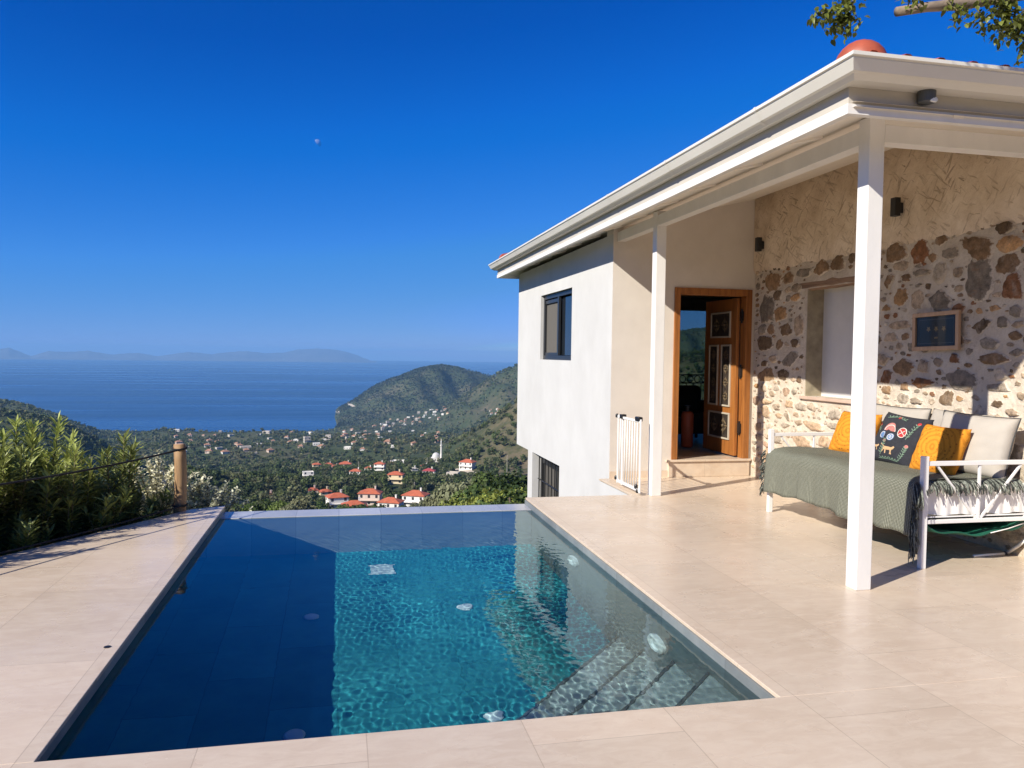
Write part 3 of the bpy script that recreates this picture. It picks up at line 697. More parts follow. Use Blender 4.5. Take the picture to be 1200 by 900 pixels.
    def ridge(a, b_, first):
        a, b_ = Vector(a), Vector(b_); d_ = b_-a; n = max(2, int(d_.length/.4)); mb = MB()
        for k in range(n):
            p, q = a+d_*(k/n), a+d_*((k+1.12)/n)
            mb.tube([p, q], [.145, .126], 14)
        if first:
            dn = d_.normalized()
            pts = [a-dn*(.11*math.sin(t)) for t in np.linspace(PI/2, 0, 10)]; mb.tube(pts+[a+dn*.02], [max(.004, .149*math.cos(t)) for t in np.linspace(PI/2, 0, 10)]+[.149], 22)
        mb.build('ridge_tile', M['glazed_clay'], rf, smooth=True)
    zt = 3.193; e_ = .125
    for cx, cy, rr in ((FX+e_, FY+e_, ra), (FX+e_, RY-e_, rb), (RX-e_, FY+e_, ra), (RX-e_, RY-e_, rb)):
        ridge((cx, cy, zt+SL*e_), (rr[0], rr[1], 3.205+SL*hx), True)
    ridge((ra[0], ra[1], 3.205+SL*hx), (rb[0], rb[1], 3.205+SL*hx), False)
    tg = NT('tinted_glass'); tg.n.remove(tg.b); q1 = tg.new('ShaderNodeBsdfTransparent'); q1.inputs[0].default_value = (.42, .50, .48, 1); q2 = tg.new('ShaderNodeBsdfGlossy'); q2.inputs['Roughness'].default_value = .02; q3 = tg.new('ShaderNodeMixShader'); q3.inputs[0].default_value = .04
    tg.lk(q1.outputs[0], q3.inputs[1]); tg.lk(q2.outputs[0], q3.inputs[2]); tg.lk(q3.outputs[0], tg.out.inputs['Surface'])
    hp(MB().box(5.95, 7.6, 14.2, 14.21, .245, 2.40).build('balcony_glazing', tg.m))
    # balcony rail beyond the room
    b = MB(); y = 15.3; x0, x1 = 5.7, 8.0
    for z in (.33, .96, 1.13): b.tube([(x0, y, z), (x1, y, z)], .014, 6)
    for k in range(14):
        x = x0+.04+k*.165; b.tube([(x, y, .33), (x, y, .96)], .009, 6)
        b.tube([(x+.08+.068*math.cos(t), y, 1.045+.068*math.sin(t)) for t in np.linspace(0, 2*PI, 15)], .009, 6)
        b.tube([(x+.08+.05*math.cos(t), y, .6+.05*math.sin(t)) for t in np.linspace(0, 2*PI, 11)], .007, 6)
    hp(b.build('balcony_railing', M['black']))
STONES = [(6.54,2.52,.32,.18,'b'),(6.23,2.49,.24,.2,'r'),(5.98,2.55,.16,.09,'b'),(5.58,2.44,.31,.22,'b'),(5.25,2.42,.25,.12,'o'),(6.08,2.41,.12,.08,'b'),(5.87,2.42,.2,.09,'g'),(6.48,2.38,.23,.09,'t'),(5.99,2.27,.16,.16,'p'),(5.78,2.25,.11,.09,'t'),(5.54,2.17,.28,.32,'g'),(5.27,2.27,.22,.17,'b'),(5.21,2.08,.21,.21,'r'),(6.63,2.24,.14,.15,'b'),(6.47,2.09,.22,.16,'o'),(6.25,2.05,.17,.17,'t'),(5.97,2.03,.26,.18,'g'),(6.19,2.29,.18,.06,'g'),(6.49,1.83,.32,.07,'t'),(6.59,1.71,.21,.09,'t'),(6.31,1.62,.11,.08,'g'),(6.4,1.44,.29,.16,'b'),(6.15,1.3,.25,.09,'r'),(5.69,1.34,.36,.16,'g'),(5.37,1.52,.28,.09,'b'),(5.42,1.65,.21,.1,'g'),(5.29,1.81,.12,.09,'g'),(5.17,1.89,.13,.09,'g'),(5.17,1.7,.12,.07,'b'),(5.63,1.58,.09,.05,'g'),(6.7,1.51,.2,.12,'t'),(6.14,1.45,.13,.14,'t'),(6.38,1.25,.12,.09,'b'),(5.31,1.29,.24,.08,'g'),(8.72,2.43,.35,.22,'b'),(8.37,2.44,.23,.13,'b'),(8.08,2.47,.27,.12,'g'),(7.72,2.49,.3,.17,'b'),(7.44,2.51,.23,.14,'b'),(7.23,2.54,.12,.12,'d'),(8.84,2.1,.34,.32,'g'),(8.53,2.03,.26,.19,'o'),(8.39,1.83,.27,.17,'b'),(8.13,1.88,.2,.25,'t'),(8.89,1.68,.36,.18,'d'),(8.31,1.5,.39,.2,'g'),(8.55,1.66,.16,.13,'b'),(8.19,1.68,.17,.1,'d'),(8.84,1.29,.38,.16,'b'),(8.44,1.31,.25,.13,'d'),(8.67,1.49,.17,.1,'t'),(8.22,2.2,.19,.09,'o'),(8.37,2.3,.16,.07,'t'),(8.61,2.25,.19,.12,'d'),(8.81,.97,.23,.06,'o'),(8.31,.97,.23,.09,'o'),(8.04,.96,.21,.11,'g'),(7.81,.76,.35,.11,'o'),(8.03,.56,.35,.13,'o'),(7.58,.61,.24,.13,'o'),(8.51,.82,.15,.06,'o'),(8.37,.71,.22,.07,'g'),(7.42,.79,.24,.07,'g')]
SCOL = {'b': (.27, .17, .095), 'r': (.27, .125, .06), 'o': (.46, .27, .13), 'g': (.28, .235, .185), 't': (.42, .32, .225), 'd': (.17, .115, .07), 'p': (.52, .44, .34)}
def build_stone_wall():
    WIN = (7.15, 8.0, 1.08, 2.285); y0, y1 = 4.48, DY-.004
    b = MB(); us = [y0, WIN[0], WIN[1], y1]
    holed(b, y0, y1, -.3, 2.6, [WIN], lambda u, v, d: (SX+d, u, v), .42)
    sw = hp(b.build('stone_wall', M['mortar']))
    # rough plaster above, its lower hem feathered and uneven
    n = 120; v = []; f = []
    for i in range(n+1):
        y = y0+(y1-y0)*i/n
        hem = 2.6+.035*noise.noise(Vector((y*2.3, 1, 0)))+.02*noise.noise(Vector((y*9, 4, 0)))
        zt = 3.58
        v += [(SX-.002, y, hem-.03), (SX-.022, y, hem+.012), (SX-.03, y, hem+.1), (SX-.03, y, zt), (SX+.3, y, zt)]
    for i in range(n):
        for j in range(4): f.append((i*5+j, i*5+5+j, i*5+6+j, i*5+1+j))
    MB().add(v, f).build('upper_plaster', M['rough'], sw, smooth=True)
    MB().box(SX+.004, SX+.3, y0+.001, y1, 2.6, 3.2).build('upper_wall', M['rough'], sw)
    # stones
    placed = []; r = random.Random(5)
    def ok(y, z, w_, h_, gap):
        if y-w_/2 < y0+.02 or y+w_/2 > y1-.02 or z+h_/2 > 2.61 or z-h_/2 < .02: return False
        if WIN[0]-.05 < y+w_/2 and y-w_/2 < WIN[1]+.03 and WIN[2]-.06 < z+h_/2 and z-h_/2 < WIN[3]+.12: return False
        return all(abs(y-a) > (w_+c)/2*.86+gap or abs(z-e) > (h_+g)/2*.86+gap for a, e, c, g, _ in placed)
    for s_ in STONES:
        if s_[1]-s_[3]/2 > 0: placed.append(s_)
    for wmin, wmax, cnt in ((.26, .36, 14), (.18, .26, 110), (.11, .18, 1100), (.06, .11, 3600), (.03, .06, 4200)):
        for _ in range(cnt):
            w_ = r.uniform(wmin, wmax); h_ = w_*r.uniform(.4, .75); y = r.uniform(y0, y1); z = r.uniform(0, 2.6)
            if ok(y, z, w_, h_, .016): placed.append((y, z, w_, h_, r.choice('bbgggttorddpt')))
    V, Q, C, E = [], [], [], []
    for y, z, w_, h_, k in placed:
        w_ *= 1.08; h_ *= 1.1; n = 30; o = len(V); seed = r.uniform(0, 99); gm = r.uniform(.72, 1.25); sunlit_pale = .38 if z < 1.15 else 0; col = [c*gm*(1-sunlit_pale)+m_*sunlit_pale for c, m_ in zip(SCOL[k], (.62, .53, .42))]; up = r.uniform(.008, .034)*min(1, w_/.15)  # lower stones mixed paler to paint in the sunlit band
        # angular outline: a few broken corners joined by nearly straight edges
        nc = r.choice((4, 5, 5, 6, 7)); ang = sorted((i+r.uniform(-.3, .3))*2*PI/nc for i in range(nc)); ph = r.uniform(0, 6.28)
        cor = []
        for a in ang:
            q = r.uniform(.86, 1.12); ca, sa = math.cos(a+ph), math.sin(a+ph); e = (abs(ca)**3+abs(sa)**3)**(-1/3); cor.append((ca*e*q, sa*e*q))
        out = []
        for j in range(n):
            f_ = j/n*nc; i = int(f_); t_ = f_-i; p, q = cor[i % nc], cor[(i+1) % nc]
            x_ = p[0]+(q[0]-p[0])*t_; z_ = p[1]+(q[1]-p[1])*t_; kk = 1+.10*math.sin(PI*t_)+.15*noise.noise(Vector((x_*2.6+seed, z_*2.6, seed)))+.16*noise.noise(Vector((x_*6+seed, z_*6, seed+3)))
            out.append((x_*kk, z_*kk))
        for s_, d, ed in ((1.02, .003, 0), (.93, -up*.5, .25), (.78, -up*.9, .8), (.42, -up, 1)):
            for ca, sa in out:
                V.append((SX+d+(.007*noise.noise(Vector((y*7+ca*s_*1.6, z*7+sa*s_*1.6, seed))) if ed else 0), y+ca*s_*w_/2, z+sa*s_*h_/2)); C.append(col); E.append(ed)
        V.append((SX-up, y, z)); C.append(col); E.append(1)
        for t in range(3):
            for j in range(n): Q.append((o+t*n+j, o+t*n+(j+1) % n, o+(t+1)*n+(j+1) % n, o+(t+1)*n+j))
        for j in range(0, n, 2): Q.append((o+3*n+j, o+3*n+j+1, o+3*n+(j+2) % n, o+4*n))
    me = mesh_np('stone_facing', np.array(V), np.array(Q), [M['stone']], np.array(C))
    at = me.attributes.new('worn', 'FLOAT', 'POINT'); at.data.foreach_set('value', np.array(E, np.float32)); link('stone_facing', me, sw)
    print('stones', len(placed))
    # window niche
    nw = hp(MB().box(SX+.20, SX+.22, 7.15, 7.985, 1.08, 2.285).build('shuttered_window', M['grey_panel']))
    MB().box(SX+.004, SX+.2, 7.985, 8.0-.001, 1.08, 2.285).build('reveal', M['old_plaster'], nw); MB().box(SX+.004, SX+.2, 7.151, 7.165, 1.08, 2.285).build('reveal', M['old_plaster'], nw)
    MB().box(SX-.035, SX+.199, 7.08, 8.06, 1.045, 1.079).build('sill', M['sill'], nw, bevel=.006)
    lb = MB(); pts = [(SX+.05, 6.95+k*.12, 2.325+.012*noise.noise(Vector((k*.7, 0, 0)))) for k in range(11)]
    lb.tube(pts, [.062+.012*noise.noise(Vector((k*.9, 5, 0))) for k in range(11)], 9); lb.build('lintel', M['lintel'], nw, smooth=True)
build_house(); build_stone_wall()

# ------------------------------------------------------------------ fittings on the house
def wall_lamp(loc, label):
    t = empty('wall_lamp', loc, label, 'lamp', 'black wall lamps under the porch')
    MB().box(-.035, 0, -.026, .026, -.055, .04).build('wall_mount', M['black'], t, bevel=.003)
    MB().box(-.095, -.035, -.034, .034, -.085, .085).build('lamp_body', M['black'], t, bevel=.004)
    MB().box(-.089, -.041, -.028, .028, -.0865, -.085).build('lens', M['grey_metal'], t)
wall_lamp((SX-.03, 8.93, 2.90), 'black box lamp on rough plaster just right of the wooden door')
wall_lamp((SX-.03, 6.47, 2.92), 'black box lamp on rough plaster above the hanging picture')
t = empty('eave_lamp', (3.345, FY+.045, 3.05), 'small grey downlight fixed to the white eave board', 'lamp')
b = MB(); b.lathe((0, -.035, -.045), [(.046, 0), (.05, .004), (.05, .088), (.046, .092)], 20); b.box(-.03, .03, -.02, .009, -.03, .035); b.build('housing', M['grey_metal'], t, smooth=False)
b = MB(); R = Matrix.Translation((.012, -.068, -.028)) @ Matrix.Rotation(.9, 4, 'X'); b.lathe((0, 0, 0), [(.03, -.006), (.032, .004), (.015, .012)], 16, M=R); b.build('lens', M['lens'], t, smooth=True)
# framed picture
t = empty('framed_picture', (SX-.03, 5.968, 1.757), 'dark framed picture in pale wood hanging on the stone wall', 'picture'); t.rotation_euler = (math.radians(-1.2), 0, 0)
hw, hh, fw = .275, .168, .036
MB().box(-.03, 0, -hw, hw, -hh, -hh+fw).box(-.03, 0, -hw, hw, hh-fw, hh).box(-.03, 0, -hw, -hw+fw, -hh+fw, hh-fw).box(-.03, 0, hw-fw, hw, -hh+fw, hh-fw).build('frame', M['oak'], t, bevel=.004)
MB().box(-.008, -.002, -hw+fw, hw-fw, -hh+fw, hh-fw).build('mount', M['picture'], t)
MB().box(-.011, -.0085, -hw+fw+.03, hw-fw-.03, -hh+fw+.025, -hh+fw+.03).box(-.011, -.0085, -hw+fw+.03, hw-fw-.03, hh-fw-.03, hh-fw-.025).box(-.011, -.0085, -hw+fw+.03, -hw+fw+.035, -hh+fw+.03, hh-fw-.03).box(-.011, -.0085, hw-fw-.035, hw-fw-.03, -hh+fw+.03, hh-fw-.03).build('inner_border', M['grey_metal'], t)
b = MB()
for k, y in enumerate((-.09, 0, .09)):
    R = Matrix.Translation((-.0115, y, .02)) @ Matrix.Rotation(-PI/2, 4, 'Y')
    n = 10; b.add([tuple(R @ Vector((math.cos(2*PI*j/n)*(.028 if j % 2 else .014), math.sin(2*PI*j/n)*(.028 if j % 2 else .014), 0))) for j in range(n)], [tuple(range(n))])
b.box(-.0117, -.0112, -.02, .02, -.065, -.05); b.build('gilt_motif', M['gold'], t)
gl = NT('picture_glass'); gl.n.remove(gl.b)
g1 = gl.new('ShaderNodeBsdfTransparent'); g2 = gl.new('ShaderNodeBsdfGlossy'); g2.inputs['Roughness'].default_value = .03; fr = gl.new('ShaderNodeFresnel'); fr.inputs['IOR'].default_value = 1.12; mx = gl.new('ShaderNodeMixShader')
gl.lk(fr.outputs[0], mx.inputs[0]); gl.lk(g1.outputs[0], mx.inputs[1]); gl.lk(g2.outputs[0], mx.inputs[2]); gl.lk(mx.outputs[0], gl.out.inputs['Surface'])
MB().box(-.018, -.016, -hw+fw, hw-fw, -hh+fw, hh-fw).build('glass', gl.m, t)
# safety gate beside the left post
t = empty('safety_gate', (3.15, 8.3, 0), 'white metal safety gate with slim bars beside the porch post', 'gate')
for q in ((-.36, .33, .045, .075), (-.36, .17, .79, .815), (.19, .33, .79, .815)): MB().box(-.014, .014, *q).build('rail', M['paint_steel'], t, bevel=.003)
for y, w_ in ((.33, .010), (.185, .013), (-.36, .010)): MB().box(-w_/2-.004, w_/2+.004, y-w_, y+w_, .03, .825).build('upright', M['paint_steel'], t, bevel=.003)
for y in (.26, .11, .035, -.04, -.115, -.19, -.265): MB().tube([(0, y, .06), (0, y, .805)], .0065, 8).build('bar', M['paint_steel'], t, smooth=True)
MB().box(-.03, .03, .15, .22, .79, .84).build('latch', M['black'], t, bevel=.006)
MB().box(-.025, .025, -.36, -.24, .80, .85).build('handle', M['black'], t, bevel=.01)
b = MB()
for y, z in ((.35, .81), (.35, .09), (-.33, .05), (-.28, .09)): b.lathe((-.01, y, z-.02), [(.018, 0), (.02, .01), (.02, .03), (.012, .045)], 12)
b.build('wall_cup', M['black'], t)
# things seen through the open door
t = empty('armchair', (5.15, 11.2, .235), 'black upholstered armchair in the dark room behind the door', 'armchair')
MB().box(-.4, .4, -.35, .35, .12, .42).build('seat', M['armchair'], t, bevel=.05); MB().box(-.4, .4, .25, .42, .42, .82).build('backrest', M['armchair'], t, bevel=.06)
for x in (-.36, .36): MB().box(x-.09, x+.09, -.33, .25, .42, .6).build('armrest', M['armchair'], t, bevel=.04)
for x in (-.33, .33):
    for y in (-.28, .28): MB().tube([(x, y, 0), (x, y, .12)], .025).build('leg', M['black'], t)
t = empty('floor_canister', (4.78, 10.3, .235), 'tall rust coloured canister standing just inside the open door', 'canister')
MB().lathe((0, 0, 0), [(.075, 0), (.085, .015), (.085, .46), (.07, .5)], 20).build('body', M['rust'], t, smooth=True); MB().lathe((0, 0, .5), [(.03, 0), (.03, .06), (.045, .065), (.045, .085)], 12).build('cap', M['black'], t)

# ------------------------------------------------------------------ daybed, throw and cushions
BX0, BX1, BY0, BY1 = 4.11, 5.06, 4.885, 6.95
t = DB = empty('daybed', (4.58, 5.9, 0), 'white metal daybed with braced ends standing against the stone wall', 'daybed')
kp = lambda o: keep(o, DB)
for x in (BX0, BX1-.02):
    for y in (BY0, BY1): kp(MB().box(x-.021, x+.021, y-.021, y+.021, 0, .812).build('post', M['paint_steel'], bevel=.003))
for y in (BY0, BY1):
    b = MB(); xa, xb = BX0+.021, BX1-.041
    b.box(xa, xb, y-.014, y+.014, .742, .775); b.box(xa, xb, y-.014, y+.014, .322, .350); b.box(xa, xb, y+.004 if y == BY0 else y-.014, y+.016 if y == BY0 else y-.004, .362, .372)
    kp(b.build('end_rail', M['paint_steel'], bevel=.003))
    xm = (xa+xb)/2
    kp(MB().bar((xm, y, .35), (xm, y, .742), .016).build('upright', M['paint_steel']))
    for sx in (-1, 1): kp(MB().bar((xm+sx*.02, y, .352), (xm+sx*.36, y, .742), .014, up=(0, 1, 0)).build('brace', M['paint_steel']))
kp(MB().box(BX0-.012, BX0+.012, BY0+.022, BY1-.022, .31, .35).box(BX1-.03, BX1-.008, BY0+.022, BY1-.022, .31, .35).build('side_rail', M['paint_steel']))
b = MB()
for k in range(9): b.box(BX0+.013, BX1-.031, BY0+.15+k*.22, BY0+.20+k*.22, .335, .348)
kp(b.build('slat', M['paint_steel']))
kp(MB().box(BX0+.03, BX1-.04, BY0+.05, BY1-.03, .352, .598).build('mattress', M['mattress'], bevel=.05))
# pleated valance round the mattress ends
b = MB()
def valance(p, q, nrm):
    n = 150; v = []
    for i in range(n+1):
        k = i/n; x = p[0]+(q[0]-p[0])*k; y = p[1]+(q[1]-p[1])*k
        for z, a in ((.595, .004), (.50, .011), (.42, .014), (.375, .017)):
            w_ = .25*a*(math.sin(k*62)+.6*math.sin(k*37+z*3))+.006*math.sin(k*13+z*9)
            v.append((x+nrm[0]*(w_+.016), y+nrm[1]*(w_+.016), z+.006*math.sin(k*23)*(z < .4)))
    b.add(v, [(i*4+j, i*4+j+1, i*4+5+j, i*4+4+j) for i in range(n) for j in range(3)])
valance((BX0+.02, BY0+.05), (BX1-.04, BY0+.05), (0, -1)); kp(b.build('valance', M['sheet'], smooth=True)); b = MB(); valance((BX0+.02, BY1-.03), (BX1-.04, BY1-.03), (0, 1))
kp(b.build('valance', M['sheet'], smooth=True))
# throw
T = empty('throw_blanket', (4.1, 5.9, .6), 'fringed sage green woven throw draped over the daybed', 'blanket')
prof = [(4.95, .618), (4.8, .622), (4.6, .625), (4.4, .628), (4.25, .626), (4.17, .622), (4.125, .612), (4.098, .595), (4.083, .565), (4.077, .52), (4.073, .46), (4.069, .40), (4.066, .34), (4.064, .29), (4.062, .245), (4.061, .215)]
ny = 90; v = []; f = []; uv = []
arc = [0]
for a, c in zip(prof[:-1], prof[1:]): arc.append(arc[-1]+math.hypot(c[0]-a[0], c[1]-a[1]))
def throw_pt(i, k):
    x, z = prof[i]; y = BY0+.055+(BY1+.03-BY0-.055)*k
    if i > 8:
        dr = (i-8)/7; x += -dr*(.012*math.sin(k*21)+.010*math.sin(k*47+1)+.012*math.sin(k*9)+.004*math.sin(k*110))
        z += dr*(.012*math.sin(k*11+.5)+.008*math.sin(k*29)); y += dr*.012*math.sin(k*17)
    else: z += .006*math.sin(k*13+x*9)+.004*math.sin(k*31-x*14)
    if k > .985 and i <= 8: z -= .01
    return (x, y, z)
for i in range(len(prof)):
    for j in range(ny+1): v.append(throw_pt(i, j/ny)); uv.append((arc[i], (BY1-BY0)*j/ny))
nn = ny+1; f = [(i*nn+j, i*nn+j+1, (i+1)*nn+j+1, (i+1)*nn+j) for i in range(len(prof)-1) for j in range(ny)]
mb = MB(); mb.add(v, f); o = keep(mb.build('woven_cloth', M['throw'], smooth=True), T)
ul = o.data.uv_layers.new(name='UVMap')
for lp in o.data.loops: ul.data[lp.index].uv = uv[lp.vertex_index]
sd = o.modifiers.new('thick', 'SOLIDIFY'); sd.thickness = .006; sd.offset = 1
r = random.Random(21)
def fringe(starts, name):
    b0 = MB()
    for (p, d, ln) in starts:
        p = Vector(p); d = Vector(d).normalized(); pts = []; q = p.copy(); k = 6
        for i in range(k):
            pts.append(q.copy()); g = i/(k-1)
            q = q + (d*(1-g)+Vector((0, 0, -1))*(g+.35)).normalized()*(ln/(k-1)) + Vector((r.uniform(-1, 1), r.uniform(-1, 1), 0))*.006
        b0.tube(pts, [.0035, .0045, .0042, .004, .0042, .003], 4, mi=0 if r.random() < .5 else 1)
    keep(b0.build(name, [M['fringe_dark'], M['fringe_pale']], smooth=True), T)
st = []
for k in range(150):
    x = 4.13+.83*k/150; st.append(((x, BY0+.055, .622), (r.uniform(-.3, .3), -1, .1), r.uniform(.09, .15)))
fringe(st, 'end_fringe')
st = []
for k in range(60):
    z = .22+.39*r.random(); st.append(((4.068+r.uniform(-.004, .006), BY0+.058, z), (-.35, -1, 0), r.uniform(.1, .16)))
for k in range(46): st.append(((4.075+r.uniform(-.03, .02), BY0+.045+r.uniform(-.02, .02), r.uniform(.16, .34)), (-.2, -.3, -1), r.uniform(.1, .15)))
for k in range(30): st.append(((4.085+r.uniform(-.035, .01), BY0+.035+r.uniform(-.02, .02), .62+r.uniform(-.04, 0)), (-.6, -1, 0), r.uniform(.16, .22)))
fringe(st, 'corner_fringe')
st = []
for k in range(80):
    z = .2+.42*r.random(); st.append(((4.066+r.uniform(-.004, .01), BY1+.028, z), (-.2, 1, 0), r.uniform(.06, .11)))
fringe(st, 'end_fringe')
# folded frame and green bag under the bed
b = empty('storage_bag', (4.6, 5.0, .25), 'green nylon bag slung under the daybed', 'bag')
n = 20; v = []
for i in range(n+1):
    k = i/n; x = 4.14+.88*k
    for y, s_ in ((4.9, 1), (5.1, 1.3), (5.6, 1.2), (6.1, .6)):
        v.append((x, y, .318-.085*s_*math.sin(PI*k)**.6+.012*math.sin(k*17+y*3)))
mbg = MB(); mbg.add(v, [(i*4+j, i*4+4+j, i*4+5+j, i*4+1+j) for i in range(n) for j in range(3)]); o = keep(mbg.build('sling', M['green_nylon'], smooth=True), b)
sd = o.modifiers.new('thick', 'SOLIDIFY'); sd.thickness = .012
keep(MB().tube([(4.7, 4.895, .235), (4.85, 4.893, .262), (5.0, 4.895, .30)], .004, 5).build('cord', M['sheet'], smooth=True), b)
t = empty('folding_frame', (4.95, 5.1, 0), 'white tubular folding frame on the floor beneath the daybed', 'frame')
keep(MB().tube([(4.74, 5.09, .012), (5.04, 5.115, .012)], .011, 8).build('floor_tube', M['paint_steel'], smooth=True), t)
keep(MB().tube([(5.07, 5.12, .012), (5.085, 5.02, .10), (5.10, 4.92, .22)], .013, 8).build('leg_tube', M['paint_steel'], smooth=True), t)
keep(MB().lathe((5.055, 5.117, .002), [(.014, 0), (.016, .01), (.012, .022)], 10).build('foot', M['black']), t)

def pillow_pt(u, v, W_, H_, T_, seed=0):
    """u, v in -1..1 -> local point (x = thickness towards the viewer side, y = width, z = height)"""
    e = lambda a: max(0, 1-abs(a)**2.6)
    th = T_*.5*(e(u)*e(v))**.42
    pinch = 1-.06*(1-abs(v)**2)*abs(u)**3; pz = 1-.06*(1-abs(u)**2)*abs(v)**3
    wr = .012*noise.noise(Vector((u*2.2+seed, v*2.2, seed)))*(th > .004) + .007*noise.noise(Vector((u*5+seed, v*4, seed+4)))*(th > .004)
    return u*W_/2*pinch, v*H_/2*pz, th+wr
def cushion(label, name, mt, loc, W_, H_, T_, lean, yaw, roll=0, pipe=None, seed=0, sag=0):
    root = empty(name, loc, label, 'cushion', 'cushions on the daybed')
    # local frame: normal = -X (to the sun and camera), width runs along -Y (left to right in view), height up
    R = Matrix.Rotation(yaw, 4, 'Z') @ Matrix.Rotation(lean, 4, 'Y') @ Matrix.Rotation(roll, 4, 'X')
    n = 26
    def P(u, v, side, off=0):
        a, c, th = pillow_pt(u, v, W_, H_, T_, seed+side)
        return R @ Vector((-side*(th+off), -a, c - sag*(1-v)*.0))
    vs, fs, uv = [], [], []
    for side in (1, -1):
        o = len(vs)
        for i in range(n+1):
            for j in range(n+1):
                u, v = -1+2*i/n, -1+2*j/n; vs.append(P(u, v, side)); uv.append((i/n, j/n))
        for i in range(n):
            for j in range(n): fs.append((o+i*(n+1)+j, o+(i+1)*(n+1)+j, o+(i+1)*(n+1)+j+1, o+i*(n+1)+j+1)[::side])
    me = bpy.data.meshes.new('cover'); me.from_pydata([tuple(v) for v in vs], [], fs); me.materials.append(mt)
    ul = me.uv_layers.new(name='UVMap')
    for lp in me.loops: ul.data[lp.index].uv = uv[lp.vertex_index]
    bm = bmesh.new(); bm.from_mesh(me); bmesh.ops.remove_doubles(bm, verts=bm.verts, dist=.0015); bmesh.ops.recalc_face_normals(bm, faces=bm.faces); bm.to_mesh(me); bm.free()
    me.polygons.foreach_set('use_smooth', [True]*len(me.polygons)); link('cover', me, root)
    if pipe:
        pts = [P(a, -1, 1) for a in np.linspace(-1, 1, 14)]+[P(1, a, 1) for a in np.linspace(-1, 1, 14)][1:]+[P(a, 1, 1) for a in np.linspace(1, -1, 14)][1:]+[P(-1, a, 1) for a in np.linspace(1, -1, 14)][1:]
        MB().tube(pts, .006, 6).build('piping', pipe, root, smooth=True)
    return root, P
cushion('pale grey linen back cushion behind the embroidered dark cushion', 'cushion', M['grey_cloth'], (5.0, 6.3, .845), .74, .47, .19, .16, 0, 0, M['piping'], 1)
cushion('pale grey linen back cushion behind the right orange cushion', 'cushion', M['grey_cloth'], (5.0, 5.58, .85), .66, .47, .19, .16, 0, .02, None, 2)
cushion('large grey cushion with dark piping leaning at the near end of the daybed', 'cushion', M['grey_cloth'], (4.84, 5.24, .845), .60, .50, .22, .30, .30, .04, M['piping'], 3)
cushion('orange embroidered cushion half hidden behind the front porch post', 'cushion', M['orange'], (4.72, 6.53, .80), .50, .44, .17, .42, .1, .0, None, 4)
cushion('orange embroidered cushion resting against the dark embroidered one', 'cushion', M['orange'], (4.62, 5.34, .79), .42, .42, .17, .42, .14, .02, None, 5)
rt, P = cushion('dark embroidered cushion with folk flowers and animals on the daybed', 'cushion', M['navy_cloth'], (4.63, 5.80, .82), .52, .46, .17, .40, .08, .06, None, 6)
def motif(name, mt, polys):
    b = MB()
    for poly in polys: b.add([tuple(P(u, v, 1, .0035)) for u, v in poly], [tuple(range(len(poly)))])
    # short stitches follow the cloth closely
    o = b.build(name, M['thread_'+mt], rt); return o
def disc(cx, cy, r_, n=16, k=1): return [(cx+r_*math.cos(2*PI*i/n), cy+r_*k*math.sin(2*PI*i/n)) for i in range(n)]
def ring_(cx, cy, r0, r1, n=18): return [[(cx+r0*math.cos(a), cy+r0*math.sin(a)), (cx+r1*math.cos(a), cy+r1*math.sin(a)), (cx+r1*math.cos(c), cy+r1*math.sin(c)), (cx+r0*math.cos(c), cy+r0*math.sin(c))] for a, c in ((2*PI*i/n, 2*PI*(i+1)/n) for i in range(n))]
def stroke(pts, w_=.02):
    out = []
    for a, c in zip(pts[:-1], pts[1:]):
        d = Vector((c[0]-a[0], c[1]-a[1])); d.normalize(); nx, ny = -d.y*w_/2, d.x*w_/2
        out.append([(a[0]+nx, a[1]+ny), (a[0]-nx, a[1]-ny), (c[0]-nx, c[1]-ny), (c[0]+nx, c[1]+ny)])
    return out
motif('red_wheel', 'red', [disc(.32, .22, .19)])
def motif2(name, mt, polys, off=.005):
    b = MB()
    for poly in polys: b.add([tuple(P(u, v, 1, off)) for u, v in poly], [tuple(range(len(poly)))])
    return b.build(name, M['thread_'+mt], rt)
motif2('wheel_spokes', 'pale', stroke([(.2, .12), (.44, .32)], .025)+stroke([(.2, .32), (.44, .12)], .025)+ring_(.32, .22, .17, .195))
for cx, cy in ((-.46, .02), (-.08, -.02)):
    motif('blue_wheel', 'blue', [disc(cx, cy, .14)]); motif2('wheel_ring', 'pale', ring_(cx, cy, .10, .12)+ring_(cx, cy, .03, .05))
motif('arched_canopy', 'rose', [[(-.5+.34*(1+math.cos(a))*.72, .2+.34*math.sin(a)) for a in np.linspace(0, PI, 12)]])
motif2('canopy_band', 'pale', stroke([(-.46+.29*(1+math.cos(a))*.8, .2+.24*math.sin(a)) for a in np.linspace(0, PI, 10)], .03))
def beast(cx, cy, s_):
    body = [(-.22, .02), (-.2, .10), (.0, .11), (.16, .10), (.24, .16), (.30, .13), (.27, .05), (.18, .0), (.0, -.02), (-.16, -.02)]
    leg = lambda x, dx: [(x-.03, .02), (x+.03, .02), (x+dx+.02, -.16), (x+dx-.02, -.16)]
    return [[(cx+a*s_, cy+c*s_) for a, c in q] for q in (body, leg(-.17, -.08), leg(-.10, .03), leg(.12, .10), leg(.17, .0), [(-.2, .08), (-.34, .16), (-.33, .2), (-.18, .11)])]
motif('running_animal', 'tan', beast(-.02, -.50, 1.0)); motif('running_animal', 'tan', beast(-.64, -.48, .7))
